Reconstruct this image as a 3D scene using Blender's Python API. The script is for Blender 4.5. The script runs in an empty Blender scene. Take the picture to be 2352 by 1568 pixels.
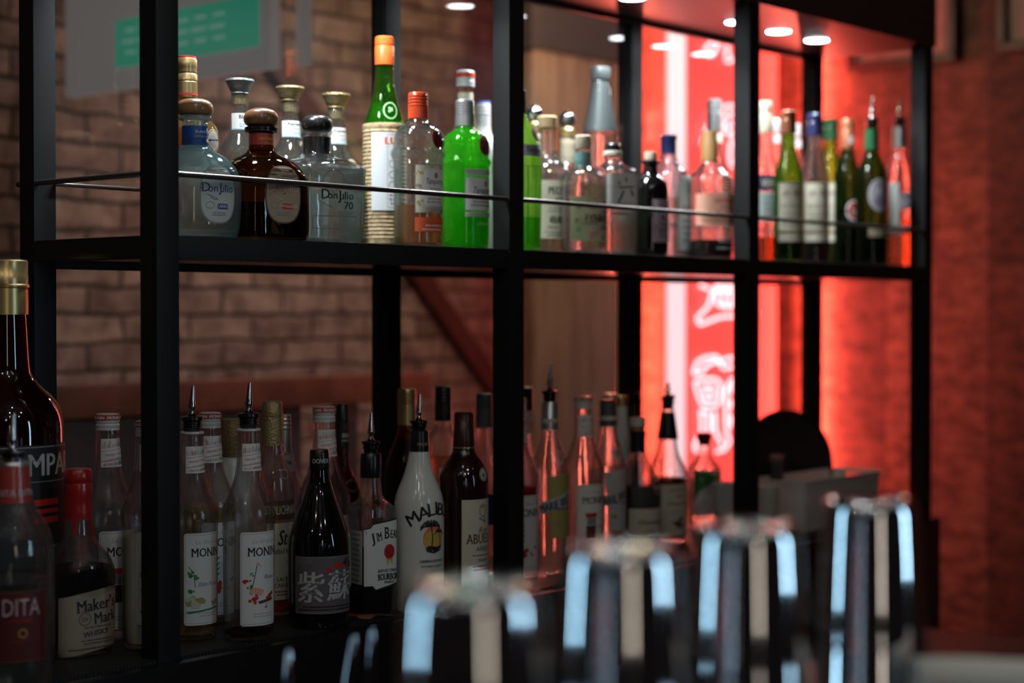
import bpy, bmesh, math, random
import numpy as np
from mathutils import Vector, Matrix
from mathutils.geometry import tessellate_polygon
random.seed(7)
scn = bpy.context.scene
COL = scn.collection
PI = math.pi

# ------------------------------------------------------------------ camera, world, exposure
ZO = 1.5                                   # height of the upper shelf board above the floor
FPX = 3913.4
YAW, PIT = 0.85, -0.017
CAM = np.array([-1.47225, -1.9584, ZO - 0.110775])
_F = np.array([math.sin(YAW)*math.cos(PIT), math.cos(YAW)*math.cos(PIT), math.sin(PIT)])
_R = np.array([math.cos(YAW), -math.sin(YAW), 0.0])
_U = np.cross(_R, _F)
cam = bpy.data.cameras.new('camera'); camo = bpy.data.objects.new('camera', cam); COL.objects.link(camo)
camo.matrix_world = Matrix(((_R[0], _U[0], -_F[0], CAM[0]), (_R[1], _U[1], -_F[1], CAM[1]), (_R[2], _U[2], -_F[2], CAM[2]), (0, 0, 0, 1)))
cam.sensor_width = 36; cam.lens = FPX/2352*36; cam.clip_start = .05; cam.clip_end = 60
cam.dof.use_dof = True; cam.dof.focus_distance = 2.62; cam.dof.aperture_fstop = 2.1; cam.dof.aperture_blades = 0
scn.camera = camo
w = bpy.data.worlds.new('world'); scn.world = w; w.use_nodes = True
w.node_tree.nodes['Background'].inputs[0].default_value = (.55, .42, .45, 1)
w.node_tree.nodes['Background'].inputs[1].default_value = .010
scn.view_settings.view_transform = 'Standard'; scn.view_settings.look = 'None'
scn.view_settings.gamma = 1; scn.view_settings.use_curve_mapping = False
scn.view_settings.exposure = 0.05
cy = scn.cycles
cy.max_bounces = 12; cy.transparent_max_bounces = 40; cy.transmission_bounces = 10; cy.glossy_bounces = 6; cy.diffuse_bounces = 3
cy.sample_clamp_indirect = 4; cy.blur_glossy = .5; cy.caustics_refractive = True; cy.caustics_reflective = False
cy.use_denoising = True

def ray(px, py): return _F + _R*(px-1176)/FPX + _U*(784-py)/FPX
def at(px, py, Y):                         # point of the place on the vertical plane y=Y
    v = ray(px, py); return CAM + v*((Y-CAM[1])/v[1])
def atx(px, py, X):
    v = ray(px, py); return CAM + v*((X-CAM[0])/v[0])
def atz(px, py, z):
    v = ray(px, py); return CAM + v*((z-CAM[2])/v[2])
def atd(px, py, d): return CAM + ray(px, py)*d
def depth(P): return float((np.asarray(P)-CAM) @ _F)

def area(name, loc, aim, size, power, color, sy=None, spread=PI, shape='RECTANGLE'):
    l = bpy.data.lights.new(name, 'AREA'); l.energy = power; l.color = color; l.shape = shape; l.size = size
    if shape in ('RECTANGLE', 'ELLIPSE'): l.size_y = sy or size
    l.spread = spread
    o = bpy.data.objects.new(name, l); COL.objects.link(o); o.location = loc
    d = Vector(aim)-Vector(loc); o.rotation_euler = d.to_track_quat('-Z', 'Y').to_euler(); return o
def point(name, loc, r, power, color):
    l = bpy.data.lights.new(name, 'POINT'); l.energy = power; l.color = color; l.shadow_soft_size = r
    o = bpy.data.objects.new(name, l); COL.objects.link(o); o.location = loc; return o

# lamps of the room on the guests' side of the bar (behind and above the camera)
for i, (x, y, z, p, c) in enumerate([(-1.5, -.95, 2.55, 5.0, (1, .80, .62)), (-.75, -1.25, 2.55, 5.0, (.80, .92, 1)), (.0, -1.5, 2.55, 5.0, (1, .80, .62)),
                                     (-2.4, -.8, 2.5, 4.0, (.75, .88, 1)), (.9, -1.7, 2.55, 1.0, (1, .82, .66)), (-1.9, -2.6, 2.6, 5.0, (.85, .92, 1)),
                                     (-.35, -.75, 2.6, 2.5, (.9, .95, 1)), (-1.1, -2.0, 2.6, 4.0, (1, .86, .7)), (-.3, -2.3, 2.6, 3.0, (.9, .95, 1))]):
    point('pendant_light', (x, y, z), .010, p*1.0, c)
area('blue_streak_light', (-1.95, .45, 1.55), (-.75, -1.35, 1.35), .11, 1.5, (.42, .76, 1), 1.3, math.radians(75))  # added blue strip lights out of view, both placed to streak the tins
area('blue_streak_light', (.75, -3.0, 1.6), (-.5, -1.3, 1.3), .13, 2.0, (.48, .78, 1), 1.2, math.radians(80))
area('warm_streak_light', (-1.9, -3.6, 1.5), (-.7, -1.3, 1.2), .20, 2.2, (1, .86, .70), 1.2)  # added warm strip light behind the camera, also for streaks on the tins

# ------------------------------------------------------------------ materials
MATS = {}
def _p(m): return m.node_tree.nodes['Principled BSDF']
def pmat(name, col, rough=.5, metal=0, spec=.5, coat=0, bump=None, emit=None, es=0, trans=0, var=None):
    if name in MATS: return MATS[name]
    m = bpy.data.materials.new(name); m.use_nodes = True; p = _p(m); nt = m.node_tree
    p.inputs['Base Color'].default_value = (*col, 1); p.inputs['Roughness'].default_value = rough
    p.inputs['Metallic'].default_value = metal; p.inputs['Specular IOR Level'].default_value = spec
    p.inputs['Coat Weight'].default_value = coat
    if trans: p.inputs['Transmission Weight'].default_value = trans
    if emit: p.inputs['Emission Color'].default_value = (*emit, 1); p.inputs['Emission Strength'].default_value = es
    if bump or var:
        tc = nt.nodes.new('ShaderNodeTexCoord'); nz = nt.nodes.new('ShaderNodeTexNoise')
        nz.inputs['Scale'].default_value = (bump or var)[0]; nz.inputs['Detail'].default_value = 4
        nt.links.new(tc.outputs['Object'], nz.inputs['Vector'])
        if bump:
            b = nt.nodes.new('ShaderNodeBump'); b.inputs['Strength'].default_value = bump[1]; b.inputs['Distance'].default_value = .002
            nt.links.new(nz.outputs['Fac'], b.inputs['Height']); nt.links.new(b.outputs['Normal'], p.inputs['Normal'])
        if var:
            r = nt.nodes.new('ShaderNodeValToRGB'); r.color_ramp.elements[0].position = .35; r.color_ramp.elements[1].position = .65
            r.color_ramp.elements[0].color = (*[c*var[1] for c in col], 1); r.color_ramp.elements[1].color = (*[min(1, c*var[2]) for c in col], 1)
            nt.links.new(nz.outputs['Fac'], r.inputs[0]); nt.links.new(r.outputs[0], p.inputs['Base Color'])
    MATS[name] = m; return m

def glassmat(name, face, edge, dif=.03, difcol=None, bump=0, real=0):
    """thin bottle wall: clear at facing angles, tinted and mirroring at grazing angles"""
    if name in MATS: return MATS[name]
    m = bpy.data.materials.new(name); m.use_nodes = True; nt = m.node_tree; N = nt.nodes; L = nt.links
    N.clear(); out = N.new('ShaderNodeOutputMaterial')
    lw = N.new('ShaderNodeLayerWeight'); lw.inputs[0].default_value = .5
    pw = N.new('ShaderNodeMath'); pw.operation = 'POWER'; pw.inputs[1].default_value = 2.6; L.new(lw.outputs['Facing'], pw.inputs[0])
    mx = N.new('ShaderNodeMix'); mx.data_type = 'RGBA'; L.new(pw.outputs[0], mx.inputs[0])
    mx.inputs[6].default_value = (*face, 1); mx.inputs[7].default_value = (*edge, 1)
    tr = N.new('ShaderNodeBsdfTransparent'); L.new(mx.outputs[2], tr.inputs[0])
    gl = N.new('ShaderNodeBsdfGlossy'); gl.inputs['Roughness'].default_value = .03
    p5 = N.new('ShaderNodeMath'); p5.operation = 'POWER'; p5.inputs[1].default_value = 4.0; L.new(lw.outputs['Facing'], p5.inputs[0])
    ma = N.new('ShaderNodeMath'); ma.operation = 'MULTIPLY_ADD'; ma.inputs[1].default_value = .85; ma.inputs[2].default_value = .042; L.new(p5.outputs[0], ma.inputs[0])
    ms = N.new('ShaderNodeMixShader'); L.new(ma.outputs[0], ms.inputs[0]); L.new(tr.outputs[0], ms.inputs[1]); L.new(gl.outputs[0], ms.inputs[2])
    df = N.new('ShaderNodeBsdfDiffuse'); df.inputs[0].default_value = (*(difcol or face), 1)
    tl = N.new('ShaderNodeBsdfTranslucent'); tl.inputs[0].default_value = (*(difcol or face), 1)
    md = N.new('ShaderNodeMixShader'); md.inputs[0].default_value = .5; L.new(df.outputs[0], md.inputs[1]); L.new(tl.outputs[0], md.inputs[2])
    m2 = N.new('ShaderNodeMixShader'); m2.inputs[0].default_value = dif; L.new(ms.outputs[0], m2.inputs[1]); L.new(md.outputs[0], m2.inputs[2])
    tc = N.new('ShaderNodeTexCoord'); nz = N.new('ShaderNodeTexNoise'); nz.inputs['Scale'].default_value = 38 if not bump else 260; nz.inputs['Detail'].default_value = 2
    bp = N.new('ShaderNodeBump'); bp.inputs['Strength'].default_value = .3 if not bump else bump; bp.inputs['Distance'].default_value = .002
    L.new(tc.outputs['Object'], nz.inputs['Vector']); L.new(nz.outputs['Fac'], bp.inputs['Height']); L.new(bp.outputs['Normal'], gl.inputs['Normal'])
    if real:
        gg = N.new('ShaderNodeBsdfGlass'); gg.inputs['Color'].default_value = (*[c**.5 for c in face], 1); gg.inputs['IOR'].default_value = 1.46; gg.inputs['Roughness'].default_value = 0
        m3 = N.new('ShaderNodeMixShader'); m3.inputs[0].default_value = real
        L.new(m2.outputs[0], m3.inputs[1]); L.new(gg.outputs[0], m3.inputs[2]); L.new(m3.outputs[0], out.inputs[0])
    else: L.new(m2.outputs[0], out.inputs[0])
    MATS[name] = m; return m

def liquidmat(name, col, mixt=.35, dif=.06, ior=1.33):
    if name in MATS: return MATS[name]
    m = bpy.data.materials.new(name); m.use_nodes = True; nt = m.node_tree; N = nt.nodes; L = nt.links
    N.clear(); out = N.new('ShaderNodeOutputMaterial')
    g = N.new('ShaderNodeBsdfGlass'); g.inputs['Color'].default_value = (*col, 1); g.inputs['IOR'].default_value = ior; g.inputs['Roughness'].default_value = .02
    t = N.new('ShaderNodeBsdfTransparent'); t.inputs[0].default_value = (*col, 1)
    a = N.new('ShaderNodeMixShader'); a.inputs[0].default_value = mixt; L.new(g.outputs[0], a.inputs[1]); L.new(t.outputs[0], a.inputs[2])
    d = N.new('ShaderNodeBsdfDiffuse'); d.inputs[0].default_value = (*col, 1)
    b = N.new('ShaderNodeMixShader'); b.inputs[0].default_value = dif; L.new(a.outputs[0], b.inputs[1]); L.new(d.outputs[0], b.inputs[2])
    L.new(b.outputs[0], out.inputs[0]); MATS[name] = m; return m

G = {
 'clear': glassmat('clear_glass', (.98, .988, .986), (.40, .44, .44), .012, (.8, .85, .85), real=.15),
 'teal': glassmat('teal_tinted_glass', (.92, .975, .975), (.28, .50, .52), .10, (.45, .75, .76), real=.4),
 'aqua': glassmat('aqua_tinted_glass', (.96, .985, .98), (.34, .52, .51), .03, (.6, .8, .78), real=.45),
 'blue': glassmat('pale_blue_glass', (.82, .93, .965), (.14, .36, .46), .03, (.2, .45, .6), real=.4),
 'amber': glassmat('dark_amber_glass', (.46, .26, .11), (.05, .025, .012), .03, (.25, .11, .03), real=.3),
 'gold': glassmat('pale_amber_glass', (.95, .84, .62), (.30, .20, .08), .08, (.7, .5, .22), real=.3),
 'green': glassmat('bright_green_glass', (.52, .96, .36), (.02, .26, .02), .17, (.10, .90, .04), real=.3),
 'lime': glassmat('lime_green_glass', (.84, .98, .60), (.12, .45, .03), .2, (.45, .9, .10), real=.3),
 'wine': glassmat('wine_green_glass', (.50, .84, .33), (.02, .14, .02), .04, (.10, .5, .04), real=.3),
 'dkgreen': glassmat('dark_green_glass', (.30, .52, .26), (.01, .06, .01), .03, (.05, .2, .04), real=.2),
 'ribbed': glassmat('dimpled_clear_glass', (.975, .98, .98), (.42, .42, .42), .012, (.8, .82, .82), .22, real=.13),
 'black': pmat('black_bottle_glass', (.006, .005, .005), .06, 0, .6, .6),
 'brown': pmat('brown_bottle_glass', (.022, .007, .003), .07, 0, .6, .6),
 'campari': pmat('deep_red_filled_glass', (.012, .001, .001), .05, 0, .6, .8),
 'milk': pmat('glossy_white_glass', (.72, .74, .68), .16, 0, .5, .5),
}
LQ = {
 'water': liquidmat('clear_spirit', (.95, .98, .97), .3, .008),
 'amber': liquidmat('amber_spirit', (.75, .32, .05), .35, .08),
 'gold': liquidmat('gold_spirit', (.9, .68, .3), .4, .10),
 'pink': liquidmat('pale_orange_spirit', (.92, .62, .36), .4, .10),
 'dark': liquidmat('dark_brown_spirit', (.10, .03, .01), .2, .05),
 'red': liquidmat('red_syrup', (.55, .03, .02), .3, .1),
 'ros': liquidmat('dark_red_syrup', (.18, .02, .015), .3, .1),
 'yel': liquidmat('yellow_syrup', (.80, .66, .28), .4, .22),
 'milky': pmat('milky_yellow_syrup', (.62, .60, .42), .35),
 'grn': liquidmat('green_spirit', (.45, .95, .25), .4, .12),
}
INK = dict(K=(.012, .012, .014), W=(.78, .78, .76), C=(.66, .61, .48), B=(.02, .05, .30), b=(.05, .22, .52), R=(.55, .02, .015), O=(.85, .16, .05),
           g=(.03, .22, .05), G=(.22, .23, .22), S=(.50, .51, .50), T=(.36, .29, .20), P=(.55, .42, .45), M=(.33, .30, .36), Y=(.62, .42, .08),
           t=(.30, .50, .55), n=(.10, .055, .025), D=(.42, .33, .28), N=(.012, .02, .08), k=(.045, .05, .045), v=(.06, .05, .22), w=(.70, .72, .74),
           s=(.80, .40, .28), q=(.50, .58, .55), L=(.40, .36, .12), c=(.80, .12, .03), x=(.25, .25, .26), l=(.35, .62, .30), d=(.09, .008, .008), m=(.13, .11, .12))
def ink(k):
    if len(k) > 1: return MATS[k]
    return pmat('print_'+{**{c: c.lower()+('_dark' if c.isupper() else '') for c in INK}}[k], INK[k], .55, bump=(900, .05))
pmat('black_plastic', (.010, .010, .011), .28, coat=.3)
pmat('chrome', (.75, .76, .78), .10, 1)
pmat('steel', (.62, .61, .60), .20, 1)
pmat('silver_cap', (.62, .63, .64), .32, .85)
pmat('white_cap', (.74, .74, .74), .30, .2)
pmat('grey_cap', (.11, .125, .125), .38, .35)
pmat('gold_cap', (.62, .45, .20), .30, .8)
pmat('bronze_cap', (.42, .32, .16), .45, .7, bump=(240, .9))
pmat('pewter_cap', (.28, .32, .32), .45, .7, bump=(240, .9))
pmat('orange_cap', (.85, .12, .02), .30, coat=.4)
pmat('orange_red_cap', (.70, .07, .02), .30, coat=.4)
pmat('red_wax', (.35, .015, .012), .28, coat=.5, bump=(40, .5))
pmat('dark_red_wax', (.20, .005, .005), .25, coat=.6, bump=(220, .6))
pmat('wood_stopper', (.33, .17, .07), .32, coat=.35, var=(60, .7, 1.3))
pmat('dark_wood_stopper', (.22, .10, .045), .30, coat=.35, var=(60, .7, 1.3))
pmat('black_stopper', (.012, .011, .010), .28, coat=.4, bump=(60, .5))
pmat('cork', (.55, .38, .20), .75, var=(300, .75, 1.2))
pmat('pale_cork', (.60, .50, .36), .7, var=(300, .8, 1.1))
pmat('navy_cap', (.012, .018, .07), .3, coat=.4)
pmat('green_cap', (.01, .055, .02), .3, coat=.4)
pmat('brown_foil', (.045, .012, .006), .35, coat=.2)
pmat('black_foil', (.010, .009, .009), .3, coat=.3)
pmat('green_foil', (.02, .13, .05), .35, .3)
pmat('straw', (.50, .36, .20), .8, bump=(120, .8), var=(160, .7, 1.25))
pmat('cream_plastic', (.62, .60, .52), .4)
pmat('navy_band', (.02, .10, .38), .4)
pmat('aqua_band', (.20, .42, .42), .5)
pmat('red_band', (.45, .05, .03), .4)
pmat('tan_foil', (.50, .27, .10), .45)
pmat('copper_cap', (.40, .14, .07), .35, .4)
pmat('faceted_silver', (.55, .60, .62), .12, 1, bump=(110, 1.0))

# ------------------------------------------------------------------ mesh helpers
def link(name, me, mats, parent=None):
    for m in mats: me.materials.append(m)
    o = bpy.data.objects.new(name, me); COL.objects.link(o)
    if parent: o.parent = parent
    return o
def obj(name, bm, mats, parent=None, smooth=True, ang=40, keep=False):
    if not keep: bmesh.ops.recalc_face_normals(bm, faces=bm.faces)
    me = bpy.data.meshes.new(name); bm.to_mesh(me); bm.free()
    if smooth:
        for p in me.polygons: p.use_smooth = True
        me.set_sharp_from_angle(angle=math.radians(ang))
    return link(name, me, mats if isinstance(mats, (list, tuple)) else [mats], parent)
def thing(name, label, cat, loc, rz=0, group=None):
    o = bpy.data.objects.new(name, None); COL.objects.link(o); o.location = loc; o.rotation_euler = (0, 0, rz); o.empty_display_size = .03
    o['label'] = label; o['category'] = cat
    if group: o['group'] = group
    return o
def tag(o, label, cat, group=None, kind=None):
    if label: o['label'] = label
    if cat: o['category'] = cat
    if group: o['group'] = group
    if kind: o['kind'] = kind
    return o
def box(bm, a, b, bev=0):
    a, b = np.minimum(a, b), np.maximum(a, b)
    r = bmesh.ops.create_cube(bm, size=1, matrix=Matrix.Translation(Vector((a+b)/2)) @ Matrix.Diagonal((*(b-a), 1)))
    if bev:
        es = list({e for v in r['verts'] for e in v.link_edges})
        bmesh.ops.bevel(bm, geom=es, offset=bev, segments=2, affect='EDGES', profile=.7)
def boxo(name, a, b, m, parent=None, bev=.001):
    bm = bmesh.new(); box(bm, np.array(a, float), np.array(b, float), bev); return obj(name, bm, m, parent)
def tube(bm, pts, rad, seg=10, cap=True):
    pts = [Vector(p) for p in pts]; rings = []
    rr = rad if isinstance(rad, (list, tuple)) else [rad]*len(pts)
    for i, p in enumerate(pts):
        d = (pts[min(i+1, len(pts)-1)]-pts[max(i-1, 0)]).normalized()
        u = d.orthogonal().normalized() if i == 0 else (pu - d*pu.dot(d)).normalized()
        pu = u; v = d.cross(u)
        rings.append([bm.verts.new(p+(u*math.cos(2*PI*k/seg)+v*math.sin(2*PI*k/seg))*rr[i]) for k in range(seg)])
    for a, b in zip(rings, rings[1:]):
        for k in range(seg): bm.faces.new((a[k], a[(k+1) % seg], b[(k+1) % seg], b[k]))
    if cap: bm.faces.new(rings[0][::-1]); bm.faces.new(rings[-1])
def lathe(bm, prof, seg=40, c=(0, 0), cap0=True, cap1=True):
    """prof: (z, r) list"""
    rings = []
    for z, r in prof:
        r = max(r, 1e-5)
        rings.append([bm.verts.new((c[0]+r*math.cos(2*PI*k/seg), c[1]+r*math.sin(2*PI*k/seg), z)) for k in range(seg)])
    for a, b in zip(rings, rings[1:]):
        for k in range(seg): bm.faces.new((a[k], a[(k+1) % seg], b[(k+1) % seg], b[k]))
    if cap0: bm.faces.new(rings[0][::-1])
    if cap1: bm.faces.new(rings[-1])

# superelliptic cross sections
_sec = {}
def section(p, dr):
    key = (round(p, 2), dr)
    if key not in _sec:
        th = np.linspace(-PI, PI, 721); c, s = np.abs(np.cos(th)), np.abs(np.sin(th))
        r = (c**p + s**p + 1e-12)**(-1/p)
        x, y = r*np.sin(th), -dr*r*np.cos(th)
        L = np.concatenate([[0], np.cumsum(np.hypot(np.diff(x), np.diff(y)))]); L -= L[360]
        _sec[key] = (th, x, y, L)
    return _sec[key]
def appar(p, dr, la):
    th, x, y, L = section(p, dr); a = math.radians(la)
    return float(np.max(x*math.cos(a)-y*math.sin(a)))
def chaikin(P, n=2):
    P = [np.array(p, float) for p in P]
    for _ in range(n):
        Q = [P[0]]
        for a, b in zip(P, P[1:]): Q += [a*.75+b*.25, a*.25+b*.75]
        Q.append(P[-1]); P = Q
    return P

# text meshes
_txt = {}
def text2d(s, bold=0, shear=0, serif=0):
    bo = max(0, bold); bold = min(bold, 0)
    k = (s, bo, bold, shear, serif)
    if k not in _txt:
        cu = bpy.data.curves.new('lettering', 'FONT'); cu.body = s; cu.resolution_u = 2; cu.offset = bold; cu.shear = shear
        o = bpy.data.objects.new('lettering', cu); COL.objects.link(o); bpy.context.view_layer.update()
        me = bpy.data.meshes.new_from_object(o.evaluated_get(bpy.context.evaluated_depsgraph_get()))
        V = np.array([v.co[:2] for v in me.vertices]) if len(me.vertices) else np.zeros((1, 2)); Fc = [tuple(p.vertices) for p in me.polygons]
        bpy.data.objects.remove(o); bpy.data.curves.remove(cu); bpy.data.meshes.remove(me)
        if serif and Fc:
            cnt = {}
            for f in Fc:
                for a_, b_ in zip(f, f[1:]+f[:1]): e_ = (min(a_, b_), max(a_, b_)); cnt[e_] = cnt.get(e_, 0)+1
            y0_, y1_ = V[:, 1].min(), V[:, 1].max(); ex = []
            for (a_, b_), n_ in cnt.items():
                if n_ != 1: continue
                pa_, pb_ = V[a_], V[b_]
                if abs(pa_[1]-pb_[1]) < .004 and .03 < abs(pa_[0]-pb_[0]) < .2:
                    ym = pa_[1]
                    if abs(ym) < .02 or abs(ym-.69) < .03 or abs(ym-.5) < .03: ex.append((min(pa_[0], pb_[0]), max(pa_[0], pb_[0]), ym, 1 if ym < .1 else -1))
            for xa, xb, ym, sg_ in ex:
                n0_ = len(V); V = np.vstack([V, [(xa-.07, ym), (xb+.07, ym), (xb+.07, ym+.035*sg_), (xa-.07, ym+.035*sg_)]]); Fc.append((n0_, n0_+1, n0_+2, n0_+3))
        if bo > .005:
            V0, F0 = V, list(Fc); V = np.vstack([V0+[d_, 0] for d_ in (-bo, 0, bo)]); Fc = [tuple(i+j*len(V0) for i in f) for j in range(3) for f in F0]
        lo, hi = V.min(0), V.max(0); V = V-[(lo[0]+hi[0])/2, lo[1]]; _txt[k] = (V, Fc, hi[0]-lo[0], hi[1]-lo[1])
    return _txt[k]

def flat_elems(elems):
    """element list -> list of (verts2d, faces, inkkey); px units, y up positive is image-up negative (we keep image y)"""
    out = []
    for e in elems:
        k = e[0]
        if k == 'r':
            _, x0, y0, x1, y1, c = e[:6]; out.append(([(x0, y0), (x1, y0), (x1, y1), (x0, y1)], [(0, 1, 2, 3)], c))
        elif k == 'rr':                                  # rounded rectangle
            _, x0, y0, x1, y1, rad, c = e; P = []
            for cx_, cy_, a0 in ((x1-rad, y0+rad, -90), (x1-rad, y1-rad, 0), (x0+rad, y1-rad, 90), (x0+rad, y0+rad, 180)):
                for t in range(6): a = math.radians(a0+t*18); P.append((cx_+rad*math.cos(a), cy_+rad*math.sin(a)))
            out.append((P, [tuple(range(len(P)))], c))
        elif k == 'e':
            _, x, y, rx, ry, c = e; n = 28; out.append(([(x+rx*math.cos(2*PI*i/n), y+ry*math.sin(2*PI*i/n)) for i in range(n)], [tuple(range(n))], c))
        elif k == 'o':                                   # ring
            _, x, y, rx, ry, t, c = e; n = 28; P = []
            for q in (1, 0): P += [(x+(rx-t*q)*math.cos(2*PI*i/n), y+(ry-t*q)*math.sin(2*PI*i/n)) for i in range(n)]
            out.append((P, [(i, (i+1) % n, n+(i+1) % n, n+i) for i in range(n)], c))
        elif k == 'b':                                   # rectangular border
            _, x0, y0, x1, y1, t, c = e
            for q in ((x0, y0, x1, y0+t), (x0, y1-t, x1, y1), (x0, y0+t, x0+t, y1-t), (x1-t, y0+t, x1, y1-t)):
                out.append(([(q[0], q[1]), (q[2], q[1]), (q[2], q[3]), (q[0], q[3])], [(0, 1, 2, 3)], c))
        elif k == 'p':
            out.append((list(e[1]), [tuple(range(len(e[1])))], e[2]))
        elif k == 'l':                                   # thick polyline
            pts, t, c = e[1], e[2], e[3]
            for (ax, ay), (bx_, by_) in zip(pts, pts[1:]):
                dx, dy = bx_-ax, by_-ay; l = math.hypot(dx, dy) or 1; nx, ny = -dy/l*t/2, dx/l*t/2
                out.append(([(ax+nx, ay+ny), (bx_+nx, by_+ny), (bx_-nx, by_-ny), (ax-nx, ay-ny)], [(0, 1, 2, 3)], c))
        elif k == 't':                                   # text: s, x, ybase, height, ink, bold, shear, width, rot, arch
            s, x, yb, h, c = e[1:6]; o = e[6] if len(e) > 6 else {}
            V, Fc, w0, h0 = text2d(s, o.get('b', .012), o.get('sh', 0), o.get('se', 0))
            sy = h/max(h0, 1e-4); sx = (o['w']/w0) if 'w' in o else sy
            a = math.radians(o.get('rot', 0)); ar = o.get('arch', 0); P = []
            for vx, vy in V:
                X, Yv = vx*sx, vy*sy
                Yv -= ar*X*X
                P.append((x+X*math.cos(a)+Yv*math.sin(a), yb-Yv*math.cos(a)+X*math.sin(a)))
            out.append((P, Fc, c))
        elif k == 'lines':                               # small illegible print: rows of dashes
            _, x0, y0, x1, y1, n, c = e; rnd = random.Random(int(x0*7+y0))
            for i in range(n):
                yy = y0+(y1-y0)*(i+.5)/n; h = (y1-y0)/n*.22; x = x0+rnd.random()*(x1-x0)*.12
                while x < x1-2:
                    wd = min(rnd.uniform(2, 7), x1-x); out.append(([(x, yy-h), (x+wd, yy-h), (x+wd, yy+h), (x, yy+h)], [(0, 1, 2, 3)], c)); x += wd+1.6
        elif k == 'blob':                                # flower / leaf cluster
            _, x, y, r, n, c = e; rnd = random.Random(int(x*3+y*5))
            for i in range(n):
                a, q = rnd.uniform(0, 2*PI), rnd.uniform(0, r); rr = rnd.uniform(.25, .5)*r; m = 9
                out.append(([(x+q*math.cos(a)+rr*rnd.uniform(.7, 1)*math.cos(2*PI*j/m), y+q*math.sin(a)*.8+rr*rnd.uniform(.6, 1)*math.sin(2*PI*j/m)) for j in range(m)], [tuple(range(m))], c))
    return out
def wrap_mesh(name, elems, fn, step, parent, raise_=.0004):
    """fn(s,y,off)->3D; tessellates, slices every `step` px and wraps"""
    bm = bmesh.new(); keys = []; lay = []
    FE = flat_elems(elems); li = bm.faces.layers.int.new('lay')
    for n_, (P, Fc, c) in enumerate(FE):
        if c not in keys: keys.append(c)
        vs = [bm.verts.new((x, y, 0)) for x, y in P]
        for f in Fc:
            if len(f) > 4 and elems is not None:
                for t in tessellate_polygon([[Vector((P[i][0], P[i][1], 0)) for i in f]]):
                    try: fc = bm.faces.new([vs[f[j]] for j in t]); fc.material_index = keys.index(c); fc[li] = n_
                    except ValueError: pass
            else:
                try: fc = bm.faces.new([vs[i] for i in f]); fc.material_index = keys.index(c); fc[li] = n_
                except ValueError: pass
    xs = [v.co.x for v in bm.verts]; x0, x1 = min(xs), max(xs); n = int((x1-x0)/step)
    for i in range(1, n+1):
        bmesh.ops.bisect_plane(bm, geom=bm.verts[:]+bm.edges[:]+bm.faces[:], plane_co=(x0+(x1-x0)*i/(n+1), 0, 0), plane_no=(1, 0, 0))
    ys = [v.co.y for v in bm.verts]; y0, y1 = min(ys), max(ys); n = int((y1-y0)/(step*3))
    for i in range(1, n+1):
        bmesh.ops.bisect_plane(bm, geom=bm.verts[:]+bm.edges[:]+bm.faces[:], plane_co=(0, y0+(y1-y0)*i/(n+1), 0), plane_no=(0, 1, 0))
    # stacking order: kind index grouped so later elements lie above earlier ones
    zl = {}
    for f in bm.faces:
        for v in f.verts: zl[v] = f[li]
    tot = max(1, len(FE))
    for v in bm.verts:
        off = raise_ + .0007*min(1, zl.get(v, 0)/max(tot, 12))
        v.co = fn(v.co.x, v.co.y, off)
    for f in bm.faces: f.smooth = True
    me = bpy.data.meshes.new(name); bm.to_mesh(me); bm.free()
    return link(name, me, [ink(k) for k in keys], parent)

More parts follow.
